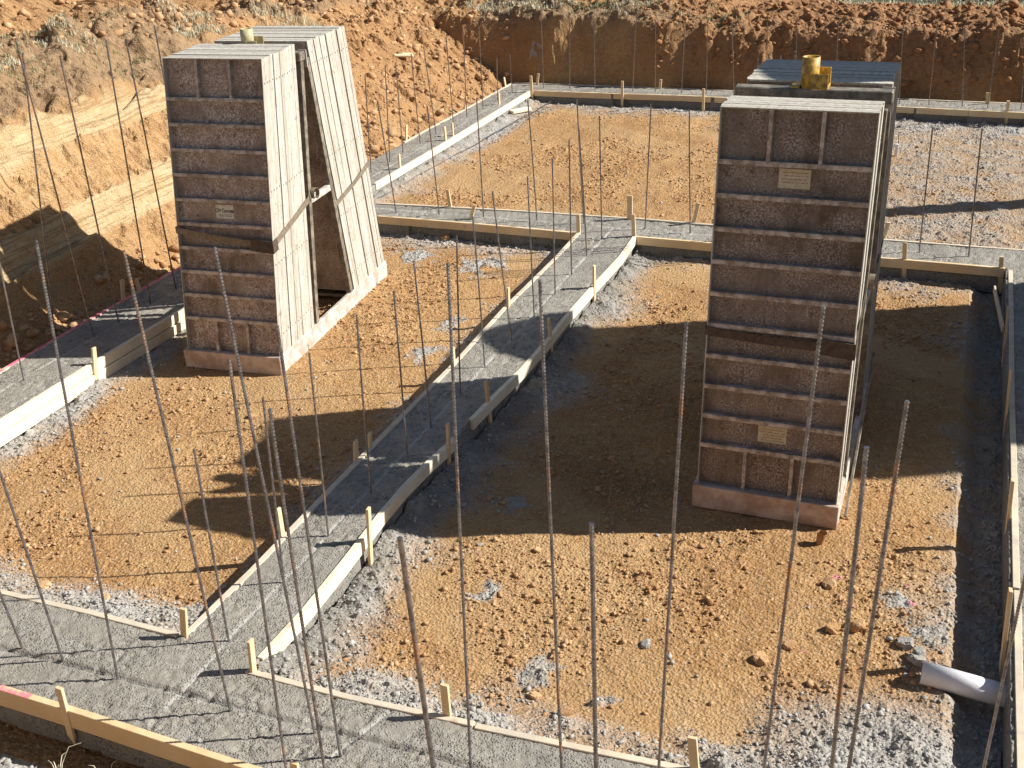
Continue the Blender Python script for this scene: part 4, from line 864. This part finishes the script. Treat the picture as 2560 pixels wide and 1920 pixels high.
# ------------------------------------------------------------------ thicket beyond the field
LEAF = mat_grass('dark_thicket_leaf', (.035,.045,.025), (.12,.12,.07)); BARK = mat_clod('thicket_bark', (.07,.055,.045), (.14,.12,.10))
for i, (bx, by) in enumerate(((-1.5,27.2),(-.55,26.0),(.35,25.2),(1.2,24.9),(2.2,25.1))):
    z0 = float(ground(np.array([bx]), np.array([by]))[0][0]); t = empty('thicket_shrub', (bx, by, z0)); m = MB(); r = random.Random(i+40); tips = []
    for k in range(9):
        a = r.random()*6.28; d = r.uniform(.1,.7); p = [(r.uniform(-.3,.3), r.uniform(-.2,.2), -.05)]; 
        for s_ in range(1, 5): p.append((p[0][0]+math.cos(a)*d*s_/4*1.2+r.uniform(-.08,.08), p[0][1]+math.sin(a)*d*s_/4+r.uniform(-.08,.08), s_*.5)); tips.append(p[-1])
        m.tube(p, [.03,.025,.02,.013,.006], 5)
    m.build('stems', BARK, t); m = MB()
    for k in range(1500):
        c = r.choice(tips); c = (c[0]+r.gauss(0,.3), c[1]+r.gauss(0,.25), abs(c[2]+r.gauss(-.2,.45))+.03); s_ = r.uniform(.03,.08); a, b_ = V((r.gauss(0,1),r.gauss(0,1),r.gauss(0,1))).normalized()*s_, V((r.gauss(0,1),r.gauss(0,1),r.gauss(0,1))).normalized()*s_*.5
        c = V(c); m.add([c-a, c-b_, c+a, c+b_], [(0,1,2,3)])
    m.build('foliage', LEAF, t)
    tag(t, ['leftmost','second from left','middle','second from right','rightmost'][i]+' dark thicket shrub beyond the dry field at top right', 'shrub', 'dark shrubs beyond the field')
# ------------------------------------------------------------------ added off-frame: invented truck and unseen pole that throw the shadows at the right
def truck():
    o = empty('stand_in_truck', (0,0,0)); body = mat_metal('truck_box_paint', (.70,.70,.68), (.78,.78,.76), .4, 3, 0); dark = mat_plain('tyre_rubber', (.03,.03,.03), .9); cab = mat_metal('cab_paint', (.5,.08,.06), (.6,.1,.08), .35, 4, 0); gl = mat_plain('cab_glass', (.05,.07,.09), .1)
    m = MB(); pr_ = [(-1.42,1.0),(1.40,1.0),(1.36,2.95),(1.12,3.3),(1.0,3.42),(.6,3.3),(.35,3.1),(.12,3.05),(0,3.6),(-1.42,3.6)]; n_ = len(pr_); m.add([(0,a_,b_) for a_, b_ in pr_]+[(5.4,a_,b_) for a_, b_ in pr_], [tuple(range(n_)), tuple(range(2*n_-1, n_-1, -1))]+[(k,(k+1)%n_,(k+1)%n_+n_,k+n_) for k in range(n_)]); m.build('shadow_box_body', body, o, .03)  # invented body, its notched roof profile cut to shape the shadow's edge
    m = MB(); m.box(.05, 1.5, -.95, .0, 3.72, 4.42); m.box(.1,.2,-.9,-.8,3.5,3.72); m.box(.1,.2,-.15,-.05,3.5,3.72); m.box(1.3,1.4,-.9,-.8,3.5,3.72); m.box(1.3,1.4,-.15,-.05,3.5,3.72); m.build('added_shade_block', cab, o, .02)  # raised block added to shade the far stack's top on the right rack
    m = MB(); m.box(.1, 7.4, -.5, .5, .75, .98); m.build('chassis', dark, o)
    m = MB(); m.add([(5.55,-1.1,.6),(7.6,-1.1,.6),(7.6,-1.1,1.7),(6.9,-1.1,2.6),(5.55,-1.1,2.7),(5.55,1.1,.6),(7.6,1.1,.6),(7.6,1.1,1.7),(6.9,1.1,2.6),(5.55,1.1,2.7)], [(0,1,2,3,4),(9,8,7,6,5),(0,5,6,1),(1,6,7,2),(2,7,8,3),(3,8,9,4),(4,9,5,0)]); m.build('cab', cab, o, .05)
    m = MB(); m.add([(7.57,-.95,1.78),(7.57,.95,1.78),(6.97,.95,2.55),(6.97,-.95,2.55)], [(0,1,2,3)]); w = m.build('windscreen', gl, o); w.location = (.02,0,.02)
    for x in (1.2, 6.6):
        for s_ in (-1, 1):
            m = MB(); m.tube([(x, s_*1.15, .5),(x, s_*.85, .5)], .5, 20); m.build('wheel', dark, o)
    return o
t = truck(); t.location = (2.75, 9.95, 1.25); t.rotation_euler = (0,0,math.radians(24)); tag(t, 'unseen stand-in box truck added beyond the right border to cast the shadow', 'truck')
gz = float(ground(np.array([4.0]), np.array([15.15]))[0][0]); m = MB(); m.tube([(0,0,-.3),(0,0,1.8),(0,0,3.0)], [.17,.16,.15], 12); o = m.build('shadow_pole', BARK); o.location = (4.0,15.15,gz); tag(o, 'thick wooden pole, unseen, added beyond the right border to cast the long narrow shadow', 'pole')  # unseen caster added for the narrow shadow band in the far bay
# ------------------------------------------------------------------ camera, light, sky
cd = bpy.data.cameras.new('camera'); co = bpy.data.objects.new('camera', cd); COL.objects.link(co); cd.sensor_width = 36; cd.lens = FPX/2560*36; cd.clip_end = 2000; cd.clip_start = .05
Rm = Matrix((tuple(R3[0]), tuple(R3[1]), tuple(-R3[2]))).transposed(); co.matrix_world = Matrix.Translation(V(CAM)) @ Rm.to_4x4(); S.camera = co
AZ, EL = math.radians(25), math.radians(35)
sd = V((math.cos(AZ)*math.cos(EL), math.sin(AZ)*math.cos(EL), math.sin(EL)))
sl_ = bpy.data.lights.new('sun', 'SUN'); sl_.energy = 5.0; sl_.angle = math.radians(.5); sl_.color = (1, .965, .90); so = bpy.data.objects.new('sun', sl_); COL.objects.link(so); so.rotation_euler = sd.to_track_quat('Z','Y').to_euler(); so.location = (10,6,12)
wd = bpy.data.worlds.new('World'); S.world = wd; wd.use_nodes = True; nt = wd.node_tree; bg = nt.nodes['Background']; sk = nt.nodes.new('ShaderNodeTexSky'); sk.sky_type = 'NISHITA'; sk.sun_disc = False; sk.sun_elevation = EL; sk.sun_rotation = math.pi/2-AZ; sk.air_density = 1.0; sk.dust_density = .6
nt.links.new(sk.outputs[0], bg.inputs[0]); bg.inputs[1].default_value = .05
S.view_settings.view_transform = 'Standard'; S.view_settings.look = 'None'; S.view_settings.exposure = 0.70; S.view_settings.gamma = 1
S.cycles.max_bounces = 6
